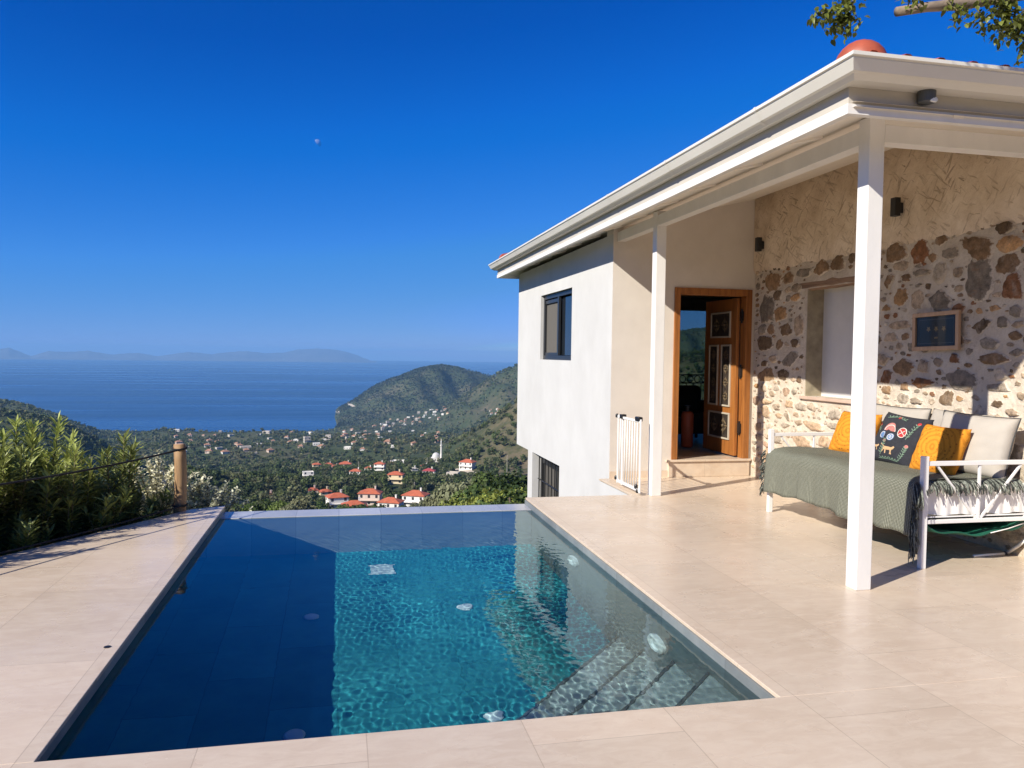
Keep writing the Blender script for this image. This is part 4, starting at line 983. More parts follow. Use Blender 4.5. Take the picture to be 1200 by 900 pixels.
for pts, fl in (([(.55, .0), (.62, .3), (.74, .62)], (.74, .68)), ([(.52, -.82), (.62, -.55), (.66, -.3)], (.66, -.24)), ([(-.30, -.75), (-.27, -.45), (-.25, -.12)], (-.25, -.2)), ([(-.6, .72), (-.2, .82), (.25, .7)], (-.1, .80)), ([(-.35, -.88), (.1, -.84), (.5, -.86)], None), ([(-.72, .1), (-.78, .35)], (-.78, .4))):
    s_ = stroke(pts)
    for (a, c) in zip(pts[:-1], pts[1:]):
        for k in (.25, .55, .85):
            x, y = a[0]+(c[0]-a[0])*k, a[1]+(c[1]-a[1])*k
            s_ += [[(x, y), (x+.07, y+.05), (x+.09, y+.09), (x+.03, y+.06)], [(x, y), (x-.07, y+.05), (x-.09, y+.09), (x-.03, y+.06)]]
    motif2('stitched_sprig', 'sprig', s_)
    if fl: motif('stitched_flower', 'red' if fl[1] > .3 else 'rose', [disc(fl[0], fl[1], .065, 10)])

# ------------------------------------------------------------------ rope fence and hedge
ax, ay = -1.437, 7.80; dxe, dye = -.535, -.845; nxo, nyo = -.845, .535
def along(tt, out=0): return (ax+dxe*tt+nxo*out, ay+dye*tt+nyo*out)
post_lab = ['round weathered wooden post at the far corner of the left terrace', 'round weathered wooden post further along the rope fence']
for i, tt in enumerate((0, 3.3)):
    p = along(tt, .02); t = empty('fence_post', (p[0], p[1], 0), post_lab[i], 'post', 'wooden posts of the rope fence')
    b = MB(); b.tube([(.012*math.sin(z*5), .008*math.cos(z*7), z) for z in np.linspace(-.5, .622, 9)], [.056, .055, .056, .054, .055, .054, .055, .054, .052], 18); b.build('shaft', M['log'], t, smooth=True)
    MB().lathe((.0, .0, .615), [(.048, 0), (.05, .006), (.03, .012)], 18).build('cut_end', M['oak'], t)
for lab, z0, sag in (('upper black rope sagging between the wooden fence posts', .585, .065), ('lower black rope slung near the terrace edge', .055, .03)):
    pts = []
    for k in np.linspace(0, 1, 40):
        q = along(3.3*k, -.04); pts.append((q[0], q[1], z0-sag*(1-(2*k-1)**2)))
    pa, pb = along(0, .02), along(3.3, .02)
    mb = MB(); mb.tube(pts, .0085, 8)
    for q in (pa, pb): mb.tube([(q[0]+.063*math.cos(a), q[1]+.063*math.sin(a), z0+.006*math.sin(a)) for a in np.linspace(0, 2*PI, 16)], .008, 6)
    tag(mb.build('fence_rope', M['rope'], smooth=True), lab, 'rope', 'ropes of the terrace fence')
def blades(rng, base, dirs, length, width, curl=.25):
    """leaf blades: base (N,3), dirs (N,3): folded lance shape of 4 quads"""
    n = len(base); d = dirs/np.linalg.norm(dirs, axis=1, keepdims=True)
    up = np.array([0, 0, 1.]) + rng.normal(0, .25, (n, 3)); s = np.cross(d, up); s /= np.linalg.norm(s, axis=1, keepdims=True); nn_ = np.cross(s, d)
    L = length*rng.uniform(.7, 1.2, (n, 1)); W_ = width*rng.uniform(.8, 1.2, (n, 1)); P_ = []
    for k, wk in ((0, .12), (.35, 1), (.7, .8), (1, .04)):
        c = base + d*L*k - nn_*L*curl*k*k; P_ += [c - s*W_*wk/2 + nn_*W_*.18*wk, c, c + s*W_*wk/2 + nn_*W_*.18*wk]
    V = np.stack(P_, 1).reshape(-1, 3); o = (np.arange(n)*12)[:, None]; q = []
    for k in range(3):
        for e in (0, 1): q.append(np.concatenate([o+k*3+e, o+k*3+e+1, o+k*3+3+e+1, o+k*3+3+e], 1))
    return V, np.concatenate(q, 0), 12
def oleander(seed, h, spread, nst):
    g = np.random.default_rng(seed); B, Dn, T_ = [], [], []; mb = MB()
    for s_ in range(nst):
        a = g.uniform(0, 2*PI); lean = g.uniform(.05, .45)*spread; hh = h*(g.uniform(.55, .86) if g.random() < .72 else g.uniform(.9, 1.1))
        base = np.array([math.cos(a)*.12*g.random(), math.sin(a)*.12*g.random(), 0]); tip = base + np.array([math.cos(a)*lean, math.sin(a)*lean, hh]); mid = (base+tip)/2+np.array([math.cos(a), math.sin(a), 0])*lean*.12
        pts = [base*(1-k)**2+2*mid*k*(1-k)+tip*k*k for k in np.linspace(0, 1, 7)]; mb.tube(pts, list(np.linspace(.012, .004, 7)), 5)
        heads = [(pts, .12, 1.0, 1)]
        for _ in range(g.integers(1, 4)):
            k = g.uniform(.4, .75); p0 = base*(1-k)**2+2*mid*k*(1-k)+tip*k*k; aa = g.uniform(0, 2*PI); ln = g.uniform(.2, .42)
            sp = [p0+np.array([math.cos(aa)*.45*ln*q, math.sin(aa)*.45*ln*q, ln*q]) for q in np.linspace(0, 1, 4)]; mb.tube(sp, [.006, .005, .004, .003], 4); heads.append((sp, .2, 1, .8))
        for pp, k0, k1, sc in heads:
            pp = np.array(pp); ln = np.linalg.norm(pp[-1]-pp[0]); nw = max(5, int(ln*(k1-k0)/.024))
            for w_ in range(nw):
                k = k0+(k1-k0)*(w_+.5)/nw; f_ = k*(len(pp)-1); i = min(int(f_), len(pp)-2); c = pp[i]*(1-f_+i)+pp[i+1]*(f_-i)
                for q in range(3):
                    an = w_*1.05+q*2*PI/3+g.normal(0, .25); el = .35+.75*k**3+g.normal(0, .2)
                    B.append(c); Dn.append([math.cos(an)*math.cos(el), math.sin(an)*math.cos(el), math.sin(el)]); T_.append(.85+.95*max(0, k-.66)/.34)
    V, Q, n = blades(g, np.array(B), np.array(Dn), .128, .021)
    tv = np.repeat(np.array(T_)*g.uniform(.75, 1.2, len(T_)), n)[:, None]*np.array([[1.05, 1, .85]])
    me = mesh_np('foliage', V, Q, [M['leaf_ol']], tv)
    so_ = mb.build('stems', M['stem'], smooth=True); sm_ = so_.data; bpy.data.objects.remove(so_); return me, sm_
OL = [oleander(40+i, h, sp, n) for i, (h, sp, n) in enumerate(((1.62, 1.0, 34), (1.5, 1.15, 32), (1.7, .95, 34)))]
spots = []
for i, tt in enumerate((.32, .78, 1.2, 1.62, 2.05, 2.5, 3.0, 3.5, 4.1, 4.7)): spots.append((tt, .50+.07*(i % 3), 1))
for i, tt in enumerate((.7, 1.45, 2.2, 3.0, 3.9)): spots.append((tt, 1.15, 2))
ol_h = [.86, .93, .93, .87, .90, .95, 1.0, 1.05, 1.05, 1.05, .86, .92, .95, .95, .95]
for i, (tt, out, row) in enumerate(spots):
    p = along(tt, out); me, st_ = OL[i % 3]
    lab = ('oleander bush at the end of the hedge next to the wooden post' if i == 0 else 'yellow green oleander bush in the dense hedge along the rope fence' if row == 1 else 'oleander bush in the rear row of the hedge')
    t = empty('oleander_bush', (p[0], p[1], -.80), lab, 'bush', 'oleander bushes along the rope fence', rz=i*1.9); t.scale = (1, 1, ol_h[i]*.98)
    link('foliage', me, t); link('stems', st_, t)
def silver_bush(seed, r_, h):
    g = np.random.default_rng(seed); B, Dn = [], []; mb = MB()
    for s_ in range(46):
        a = g.uniform(0, 2*PI); e = g.uniform(.15, 1.3); L = g.uniform(.7, 1); tip = np.array([math.cos(a)*math.cos(e)*r_*L, math.sin(a)*math.cos(e)*r_*L, h*(.25+.75*math.sin(e))*L]); b0 = np.array([0, 0, .0])
        pts = [b0+(tip-b0)*k+np.array([0, 0, .12*math.sin(PI*k)]) for k in np.linspace(0, 1, 6)]; mb.tube(pts, list(np.linspace(.009, .003, 6)), 4)
        for k in np.linspace(.3, 1.06, 96):
            c = b0+(tip-b0)*k+np.array([0, 0, .12*math.sin(PI*min(k, 1))]); an = g.uniform(0, 2*PI); el = g.uniform(-.1, 1.2)
            B.append(c+g.normal(0, .012, 3)); Dn.append([math.cos(an)*math.cos(el), math.sin(an)*math.cos(el), math.sin(el)])
    V, Q, n = blades(g, np.array(B), np.array(Dn), .05, .024); tv = np.repeat(g.uniform(.6, 1.5, len(B)), n)[:, None]*np.ones((1, 3))
    me = mesh_np('foliage', V, Q, [M['leaf_silver']], tv); so_ = mb.build('stems', M['stem']); sm_ = so_.data; bpy.data.objects.remove(so_); return me, sm_
SB = silver_bush(5, .5, 1.0)
for (x, y, z, s_, rz, lab) in ((-1.78, 8.55, -.62, 1.05, 0, 'silvery grey leaved shrub behind the wooden post, left side'), (-1.33, 8.75, -.72, .9, 2, 'silvery grey leaved shrub just right of the wooden post'), (-1.12, 12.6, -2.25, 1.3, 1, 'silvery shrub showing over the left part of the pool edge'), (-1.62, 11.6, -2.05, 1.2, 3.3, 'silvery shrub just past the far left pool corner')):
    t = empty('silver_shrub', (x, y, z), lab, 'shrub', 'silver leaved shrubs below the terrace', rz=rz); t.scale = (s_, s_, s_)
    link('foliage', SB[0], t); link('stems', SB[1], t)

# ------------------------------------------------------------------ trees
def clumps(g, n, lobes, size, flat=.7):
    """leaf clump quads spread through a set of lobes (cx, cy, cz, rx, rz)"""
    lobes = np.array(lobes); wt = lobes[:, 3]**2*lobes[:, 4]; k = g.choice(len(lobes), n, p=wt/wt.sum()); L = lobes[k]
    d = g.normal(0, 1, (n, 3)); d /= np.linalg.norm(d, axis=1, keepdims=True); rr = g.uniform(.55, 1.05, (n, 1))**.6
    c = L[:, :3] + d*rr*np.stack([L[:, 3], L[:, 3], L[:, 4]], 1)
    nr = d + g.normal(0, .55, (n, 3)); nr /= np.linalg.norm(nr, axis=1, keepdims=True)
    a = np.cross(nr, g.normal(0, 1, (n, 3))); a /= np.linalg.norm(a, axis=1, keepdims=True); b = np.cross(nr, a)
    s = size*g.uniform(.6, 1.35, (n, 1)); a = a*s; b = b*s*flat
    V = np.stack([c-a*.5-b*.15, c-a*.1+b*.5, c+a*.5+b*.12, c+a*.05-b*.5], 1).reshape(-1, 3)
    lob_t = g.uniform(.72, 1.3, len(lobes))[k]; t = lob_t*g.uniform(.75, 1.25, n)
    return V, np.arange(n*4).reshape(-1, 4), np.repeat(t, 4)
def crown_lobes(g, n, r_, h0, h, sq=.75):
    out = []
    for _ in range(n):
        a = g.uniform(0, 2*PI); q = math.sqrt(g.random())*r_*.62; z = h0 + (h-h0)*g.uniform(.25, .82)
        s = r_*g.uniform(.32, .55); out.append((math.cos(a)*q, math.sin(a)*q, min(z, h-s*sq), s, s*sq))
    out.append((0, 0, h0+(h-h0)*.6, r_*.55, (h-h0)*.38)); return out
def trunk_mesh(g, h, r_, nl=4, n=7):
    mb = MB(); w = g.normal(0, .05, 2)*h; mb.tube([(0, 0, -.6), (w[0]*.2, w[1]*.2, h*.3), (w[0]*.6, w[1]*.6, h*.6), (w[0], w[1], h*.92)], [r_*1.25, r_, r_*.7, r_*.2], n)
    for k in range(nl):
        a = g.uniform(0, 2*PI); z = h*g.uniform(.28, .6); L = h*g.uniform(.25, .42); e = g.uniform(.4, .9)
        mb.tube([(w[0]*z/h, w[1]*z/h, z), (w[0]*z/h+math.cos(a)*L*.5*math.cos(e), w[1]*z/h+math.sin(a)*L*.5*math.cos(e), z+L*.5*math.sin(e)), (w[0]*z/h+math.cos(a)*L*math.cos(e), w[1]*z/h+math.sin(a)*L*math.cos(e), z+L*math.sin(e)*1.15)], [r_*.45, r_*.3, r_*.08], 5)
    o = mb.build('trunk', M['trunk'], smooth=True); me = o.data; bpy.data.objects.remove(o); return me
def tree_kind(seed, mt, h, r_, nq, size, nl=7, h0=.28, sq=.8):
    g = np.random.default_rng(seed); V, Q, t = clumps(g, nq, crown_lobes(g, nl, r_, h*h0, h, sq), size)
    return mesh_np('crown', V, Q, [M[mt]], t[:, None]*np.array([[1, 1, .95]])), trunk_mesh(g, h, r_*.075), h
KIND = {}
# kind -> near (detailed) and middle-distance variants, all one unit = 1 m
for k, mt, h, r_, h0, sq in (('dark', 'leaf_dark', 7, 3.0, .2, .85), ('mid', 'leaf_mid', 6.5, 3.0, .2, .8), ('olive', 'leaf_olive', 5.2, 2.8, .22, .75), ('lime', 'leaf_lime', 5.5, 2.3, .15, .95), ('cypress', 'leaf_dark', 9, 1.25, .05, 1.5)):
    KIND[k] = ([tree_kind(sum(map(ord, k))+i, mt, h, r_, 5200, .30, 10, h0, sq) for i in range(2)], [tree_kind(sum(map(ord, k))+9+i, mt, h, r_, 1150, .58, 9, h0, sq) for i in range(3)])
TLAB = {'dark': 'dark green broadleaf tree in the woods below the pool', 'mid': 'mid green broadleaf tree in the woods below the pool', 'olive': 'grey green olive tree on the slope below the pool', 'lime': 'fresh light green tree on the slope below the pool', 'cypress': 'slim dark cypress tree on the slope below the pool'}
NTREE = [0]
def plant(kind, x, y, z, h, wide=1.0, near=False, label=None, parts=True, rz=None):
    var = KIND[kind][0 if near else 1]; cm, tm, h0 = var[NTREE[0] % len(var)]; s_ = h/h0
    rz = rnd.uniform(0, 6.28) if rz is None else rz
    t = empty('olive_tree' if kind == 'olive' else 'cypress_tree' if kind == 'cypress' else 'broadleaf_tree', (x, y, z), label or TLAB[kind], 'tree', 'trees on the slope below the pool', rz); t.scale = (s_*wide, s_*wide, s_)
    link('crown', cm, t); link('trunk', tm, t); NTREE[0] += 1; return t
# trees standing closest below the terrace: seen spot of the crown top, distance, crown height
CLOSE = [('lime', 588, 566, 46, 5.0, 'bright green tree touching the white house wall beyond the pool edge'), ('dark', 600, 548, 62, 9.5, 'tall dark tree beside the lower corner of the white house'), ('lime', 569, 571, 60, 5.5, 'fresh green tree beyond the right end of the pool edge'),
         ('olive', 545, 561, 78, 6.5, 'large grey green olive tree right of the red roofed villas'), ('olive', 524, 566, 84, 6, 'grey green olive tree next to the rightmost red roofed villa'), ('mid', 556, 568, 70, 5.5, None), ('dark', 587, 552, 88, 8, None), ('lime', 535, 579, 66, 4, None), ('olive', 510, 577, 95, 5.5, None), ('mid', 578, 560, 105, 7, None), ('olive', 562, 556, 118, 7, None), ('dark', 604, 566, 40, 6, None), ('lime', 551, 577, 55, 3.6, None),
         ('olive', 352, 579, 120, 5.5, 'rounded olive tree left of the red roofed villas at the pool edge'), ('olive', 340, 589, 100, 4.5, None), ('mid', 322, 586, 118, 5, None), ('dark', 300, 584, 130, 6, None), ('mid', 283, 588, 120, 5, None), ('olive', 262, 592, 100, 4.5, None), ('mid', 240, 586, 120, 6, None)]
for k, px, py, d, h, lab in CLOSE:
    s = sight(px, py); x, y = s[0]*d, s[1]*d; top = EYE+s[2]*d; z = gz(x, y); hh = max(top-z, 3)
    plant(k, x, y, z-.2, hh, wide=min(1.25, max(.7, h*1.05/hh)), near=True, label=lab)

# ------------------------------------------------------------------ village
OCC = []      # (x, y, radius) kept free of trees
def house_mesh(w_, dpt, hw, hr, wall, roof, hip=True, over=.5, storeys=2, tower=False):
    """meshes of one small house: wall, roof, windows, chimney; front faces -Y"""
    out = {}
    mb = MB(); mb.box(-w_/2, w_/2, -dpt/2, dpt/2, -3, hw); 
    if not roof: mb.box(-w_/2, w_/2, -dpt/2, -dpt/2+.2, hw, hw+.7).box(-w_/2, w_/2, dpt/2-.2, dpt/2, hw, hw+.7).box(-w_/2, -w_/2+.2, -dpt/2+.2, dpt/2-.2, hw, hw+.7).box(w_/2-.2, w_/2, -dpt/2+.2, dpt/2-.2, hw, hw+.7)
    out['wall'] = (mb, wall)
    if roof:
        mb = MB(); a, b = w_/2+over, dpt/2+over; rl = max(.3, a-b) if hip else a
        v = [(-a, -b, hw+.02), (a, -b, hw+.02), (a, b, hw+.02), (-a, b, hw+.02), (-rl, 0, hw+hr), (rl, 0, hw+hr), (-a, -b, hw-.15), (a, -b, hw-.15), (a, b, hw-.15), (-a, b, hw-.15)]
        mb.add(v, [(0, 1, 5, 4), (1, 2, 5), (2, 3, 4, 5), (3, 0, 4), (6, 7, 1, 0), (7, 8, 2, 1), (8, 9, 3, 2), (9, 6, 0, 3), (9, 8, 7, 6)])
        out['roof'] = (mb, roof)
        c = MB(); cx = w_*.22; c.box(cx-.35, cx+.35, .3, 1.0, hw+hr*.2, hw+hr+.9).box(cx-.45, cx+.45, .2, 1.1, hw+hr+.9, hw+hr+1.05); out['chimney'] = (c, wall)
    wins = []
    for s_ in range(storeys):
        z = .9+2.9*s_
        for x in np.linspace(-w_/2+1.4, w_/2-1.4, max(2, int(w_/3.2))):
            wins.append(MB().box(x-.55, x+.55, -dpt/2-.03, -dpt/2+.05, z, z+1.35)); 
        for y in np.linspace(-dpt/2+1.6, dpt/2-1.6, 2):
            wins.append(MB().box(-w_/2-.03, -w_/2+.05, y-.5, y+.5, z, z+1.35))
    out['window'] = (wins, 'h_dark')
    if storeys > 1:
        b = MB(); b.box(-w_/2+.2, w_/2-.2, -dpt/2-1.3, -dpt/2-.01, 2.65, 2.8); 
        for x in (-w_/2+.3, w_/2-.3): b.box(x-.06, x+.06, -dpt/2-1.28, -dpt/2-1.16, 2.8, 3.75)
        b.box(-w_/2+.24, w_/2-.24, -dpt/2-1.28, -dpt/2-1.18, 3.66, 3.75); out['balcony'] = (b, wall)
    return out
# photo spot of the foot, width seen, walls, roof, storeys, turn, description
VILLAGE = [(395, 597, 25, 'h_white', 'h_roof', 2, .25, 'white two storey villa with red hip roof, leftmost in the front row'),
 (415, 600, 30, 'h_white', 'h_roof', 1, .05, 'low villa with a wide red roof between two taller villas at the pool edge'),
 (434, 592, 27, 'h_pink', 'h_roof', 2, -.2, 'pale pink villa under a large red hip roof in the middle of the front row'),
 (458, 595, 28, 'h_white', 'h_roof', 1, -.35, 'white villa with red roof and white chimney, second from right in the front row'),
 (487, 594, 29, 'h_white', 'h_roof', 2, -.35, 'white villa with red roof and chimney, rightmost of the front row'),
 (366, 578, 13, 'h_pink', 'h_roof', 1, .1, 'small red roofed house among trees just above the leftmost front villa'),
 (381, 580, 15, 'h_cream', 'h_roof', 1, .3, 'low orange roofed house right behind the leftmost front villa'),
 (361, 562, 13, 'h_white', None, 2, .15, 'tall narrow white house standing alone among trees, left side of the village'),
 (371, 547, 10, 'h_cream', 'h_roof', 1, .2, 'small cottage at the left end of the upper row of roofs'),
 (385, 547, 10, 'h_white', 'h_roof', 1, .1, 'second cottage from the left in the upper row of roofs'),
 (393, 549, 9, 'h_pink', 'h_roof', 1, .1, 'third cottage from the left in the upper row of roofs'),
 (405, 547, 15, 'h_white', 'h_roof', 1, -.1, 'long white cottage with orange roof ending the upper left row'),
 (417, 556, 14, 'h_white', 'h_roof', 1, -.3, 'white house with orange roof in the centre of the village'),
 (432, 551, 9, 'h_white', 'h_roof', 1, -.3, 'tiny orange roofed house left of the tall white house'),
 (445, 551, 13, 'h_white', 'h_roof', 2, -.2, 'tall white house with orange roof above the yellow house'),
 (456, 546, 11, 'h_white', 'h_roof', 1, .2, 'white cottage squeezed between the tall white house and the flat roofed one'),
 (467, 544, 15, 'h_white', None, 1, -.1, 'long white flat roofed building at the top of the village'),
 (464, 567, 19, 'h_cream', 'h_roof', 2, -.2, 'yellow two storey house with orange roof behind the front villas'),
 (485, 552, 9, 'h_white', 'h_grey', 1, .4, 'small grey roofed house left of the crimson roofed one'),
 (498, 549, 10, 'h_white', 'h_roof_dark', 1, .2, 'small crimson roofed house just below the mosque dome'),
 (503, 556, 15, 'h_white', 'h_roof_dark', 1, -.2, 'white house with a crimson roof below the mosque'),
 (531, 563, 15, 'h_grey', None, 2, -.3, 'beige flat roofed concrete house on the slope right of the mosque'),
 (548, 551, 18, 'h_white', 'h_roof', 2, -.45, 'white house with orange roof, rightmost of the village'),
 (316, 583, 9, 'h_pink', 'h_roof', 1, .2, 'lone small red roofed hut among trees near the pool edge'),
 (254, 590, 8, 'h_pink', 'h_roof', 1, .2, 'half hidden red roofed hut right of the wooden post')]
def build_village():
    for px, py, wpx, wall, roof, st, turn, lab in VILLAGE:
        x, y, d = on_ground(px, py, 150, 1600); dep = d*math.cos(math.radians(azim(px))-YAW); w_ = wpx*dep/F_PX*.92
        dpt = w_*.72; hw = (2.9*st)*min(1.0, max(.55, w_/9)); hr = w_*.19
        parts = house_mesh(w_, dpt, hw, hr, wall, roof, True, w_*.05, st)
        t = empty('village_house', (x, y, gz(x, y)), lab, 'house', 'houses of the village below the pool', rz=-math.atan2(x, y)+turn)
        for nm, (mb, mt) in parts.items():
            for q in (mb if isinstance(mb, list) else [mb]): q.build(nm, M[mt], t)
        OCC.append((x, y, w_*.85))
        for back in (8, 15, 23, 32): k = (d-back)/d; OCC.append((x*k, y*k, w_*.5))      # gardens in front
    # mosque
    x, y, d = on_ground(511, 541, 300, 1600); s_ = d/F_PX
    t = empty('village_mosque', (x, y, gz(x, y)), 'village mosque with pale dome and one slender white minaret', 'mosque', rz=-math.atan2(x, y))
    MB().box(-6*s_, 5*s_, -5*s_, 5*s_, -3, 4.6*s_).build('wall', M['h_white'], t)
    n = 14; MB().lathe((0, 0, 4.6*s_), [(4.9*s_, 0), (4.9*s_, .9*s_)]+[(4.8*s_*math.cos(a), .9*s_+5.2*s_*math.sin(a)) for a in np.linspace(0, 1.5, 8)], 24).build('dome', M['h_lead'], t, smooth=True)
    mn = MB().lathe((5.9*s_, -2*s_, -3), [(1.3*s_, 0), (1.25*s_, 3+9*s_), (.95*s_, 3+9.6*s_), (.9*s_, 3+19*s_)], 14).build('minaret', M['h_white'], t, smooth=False)
    MB().lathe((5.9*s_, -2*s_, 0), [(.95*s_, 18.2*s_), (1.6*s_, 18.9*s_), (1.6*s_, 19.8*s_)], 14).build('gallery', M['h_white'], mn)
    MB().lathe((5.9*s_, -2*s_, 0), [(.85*s_, 19.5*s_), (.85*s_, 23*s_), (1.0*s_, 23.1*s_), (.05*s_, 27.5*s_)], 14).build('spire', M['h_lead'], mn)
    for k in (-4, -1, 2):
        MB().box((k-.6)*s_, (k+.6)*s_, -5.05*s_, -4.95*s_, 1.2*s_, 3.4*s_).build('window', M['h_dark'], t)
    OCC.append((x, y, 9*s_)); OCC.append((x*.96, y*.96, 7*s_))
    # utility poles
    for px, top, bot, lab in ((485.5, 566, 583, 'thin utility pole rising behind the second villa from the right'), (573.5, 568, 592, 'pale utility pole among the bushes near the white house'), (420, 541, 553, 'thin utility pole above the central orange roofs'), (500.5, 536, 552, 'thin utility pole in front of the mosque'), (594, 534, 560, 'pale utility pole on the slope beside the house wall')):
        x, y, d = on_ground(px, min(bot, 592), 90, 1500); dep = d*.99; h = (bot-top)*dep/F_PX
        t = empty('utility_pole', (x, y, gz(x, y)), lab, 'pole', 'utility poles of the village')
        MB().lathe((0, 0, -1), [(.16, 0), (.10, h+1)], 8).build('shaft', M['h_grey'], t); MB().box(-.9, .9, -.06, .06, h-.7, h-.58).build('crossarm', M['trunk'], t)
        OCC.append((x*.97, y*.97, 4))
    # pale track on the right slope and hill roads
    for pts, w_, lab in (([(533, 552), (548, 553), (560, 557), (568, 560)], 4.5, 'pale dirt track on the slope right of the village'), ([(385, 483), (392, 481), (398, 484)], 7, 'pale road cutting at the foot of the headland'), ([(404, 470), (409, 474), (416, 477)], 7, 'pale road cutting higher on the headland slope')):
        P3 = [on_ground(a, b, 300, 3600) for a, b in pts]; Pn = []
        for a, b in zip(P3[:-1], P3[1:]):
            for k in np.linspace(0, 1, 12)[:-1]: Pn.append((a[0]+(b[0]-a[0])*k, a[1]+(b[1]-a[1])*k))
        v = []
        for i, (x, y) in enumerate(Pn):
            x2, y2 = Pn[min(i+1, len(Pn)-1)]; x1, y1 = Pn[max(i-1, 0)]; L = math.hypot(x2-x1, y2-y1) or 1; nx, ny = -(y2-y1)/L*w_/2, (x2-x1)/L*w_/2
            v += [(x-nx, y-ny, gz(x-nx, y-ny)+.6), (x+nx, y+ny, gz(x+nx, y+ny)+.6)]
        mb = MB(); mb.add(v, [(2*i, 2*i+1, 2*i+3, 2*i+2) for i in range(len(Pn)-1)]); tag(mb.build('hill_road', M['road']), kind='structure')
        for x, y in Pn: OCC.append((x, y, w_*.9))
    # tiny houses scattered over the plain and the hillside village: shared meshes
    kinds = []
    for i, (w_, wall, roof, st) in enumerate(((8.5, 'h_white', 'h_tile', 1), (10, 'h_white', None, 1), (8, 'h_pink', 'h_tile', 1), (9, 'h_cream', 'h_tile', 1), (7.5, 'h_grey', None, 2), (12, 'h_grey', None, 1))):
        mb = MB(); P_ = house_mesh(w_, w_*.7, 3.1*st, 2.2, wall, roof, True, .6, st); mats = []
        big = MB(); 
        for nm, (q, mt) in P_.items():
            for e in (q if isinstance(q, list) else [q]):
                if M[mt] not in mats: mats.append(M[mt])
                big.add(e.v, e.f, mats.index(M[mt]))
        o = big.build('house', mats); kinds.append(o.data); bpy.data.objects.remove(o)
    g = random.Random(4); ptsl = []
    def scatter(n, f, kinds_, lab, grp, dmin=1250):
        c = 0; tries = 0
        while c < n and tries < n*30:
            tries += 1; px, py = f()
            x, y, d = on_ground(px, py, 900, 3400)
            if gz(x, y) < SEA+2.5 or any((x-a)**2+(y-b)**2 < 19**2 for a, b in ptsl) or d < dmin: continue
            ptsl.append((x, y)); o = link('far_house', kinds[g.choice(kinds_)]); o.location = (x, y, gz(x, y)-.3); o.rotation_euler = (0, 0, -math.atan2(x, y)+g.uniform(-.6, .6)); s_ = g.uniform(.6, 1.15); o.scale = (s_,)*3
            tag(o, lab, 'house', grp); OCC.append((x, y, 6)); c += 1
    scatter(50, lambda: (g.uniform(205, 430), g.uniform(504, 534)), (0, 1, 2, 4, 5), 'tiny pale house scattered over the green coastal plain', 'tiny houses on the coastal plain', 1050)
    scatter(48, lambda: (lambda k: (428+90*k+g.gauss(0, 4), 508-26*k+g.gauss(0, 3.2)))(g.random()**.8), (0, 1, 2, 3, 4), 'tiny pale house of the village strung up the dark hillside', 'tiny houses of the hillside village')
    scatter(14, lambda: (g.uniform(575, 604), g.uniform(479, 489)), (0, 2, 4), 'tiny house on the slope by the white house corner', 'tiny houses beside the white house corner', 700)
    scatter(22, lambda: (g.uniform(370, 520), g.uniform(505, 530)), (0, 1, 2), 'tiny house half hidden in the woods above the village', 'tiny houses in the woods', 950)
build_village()
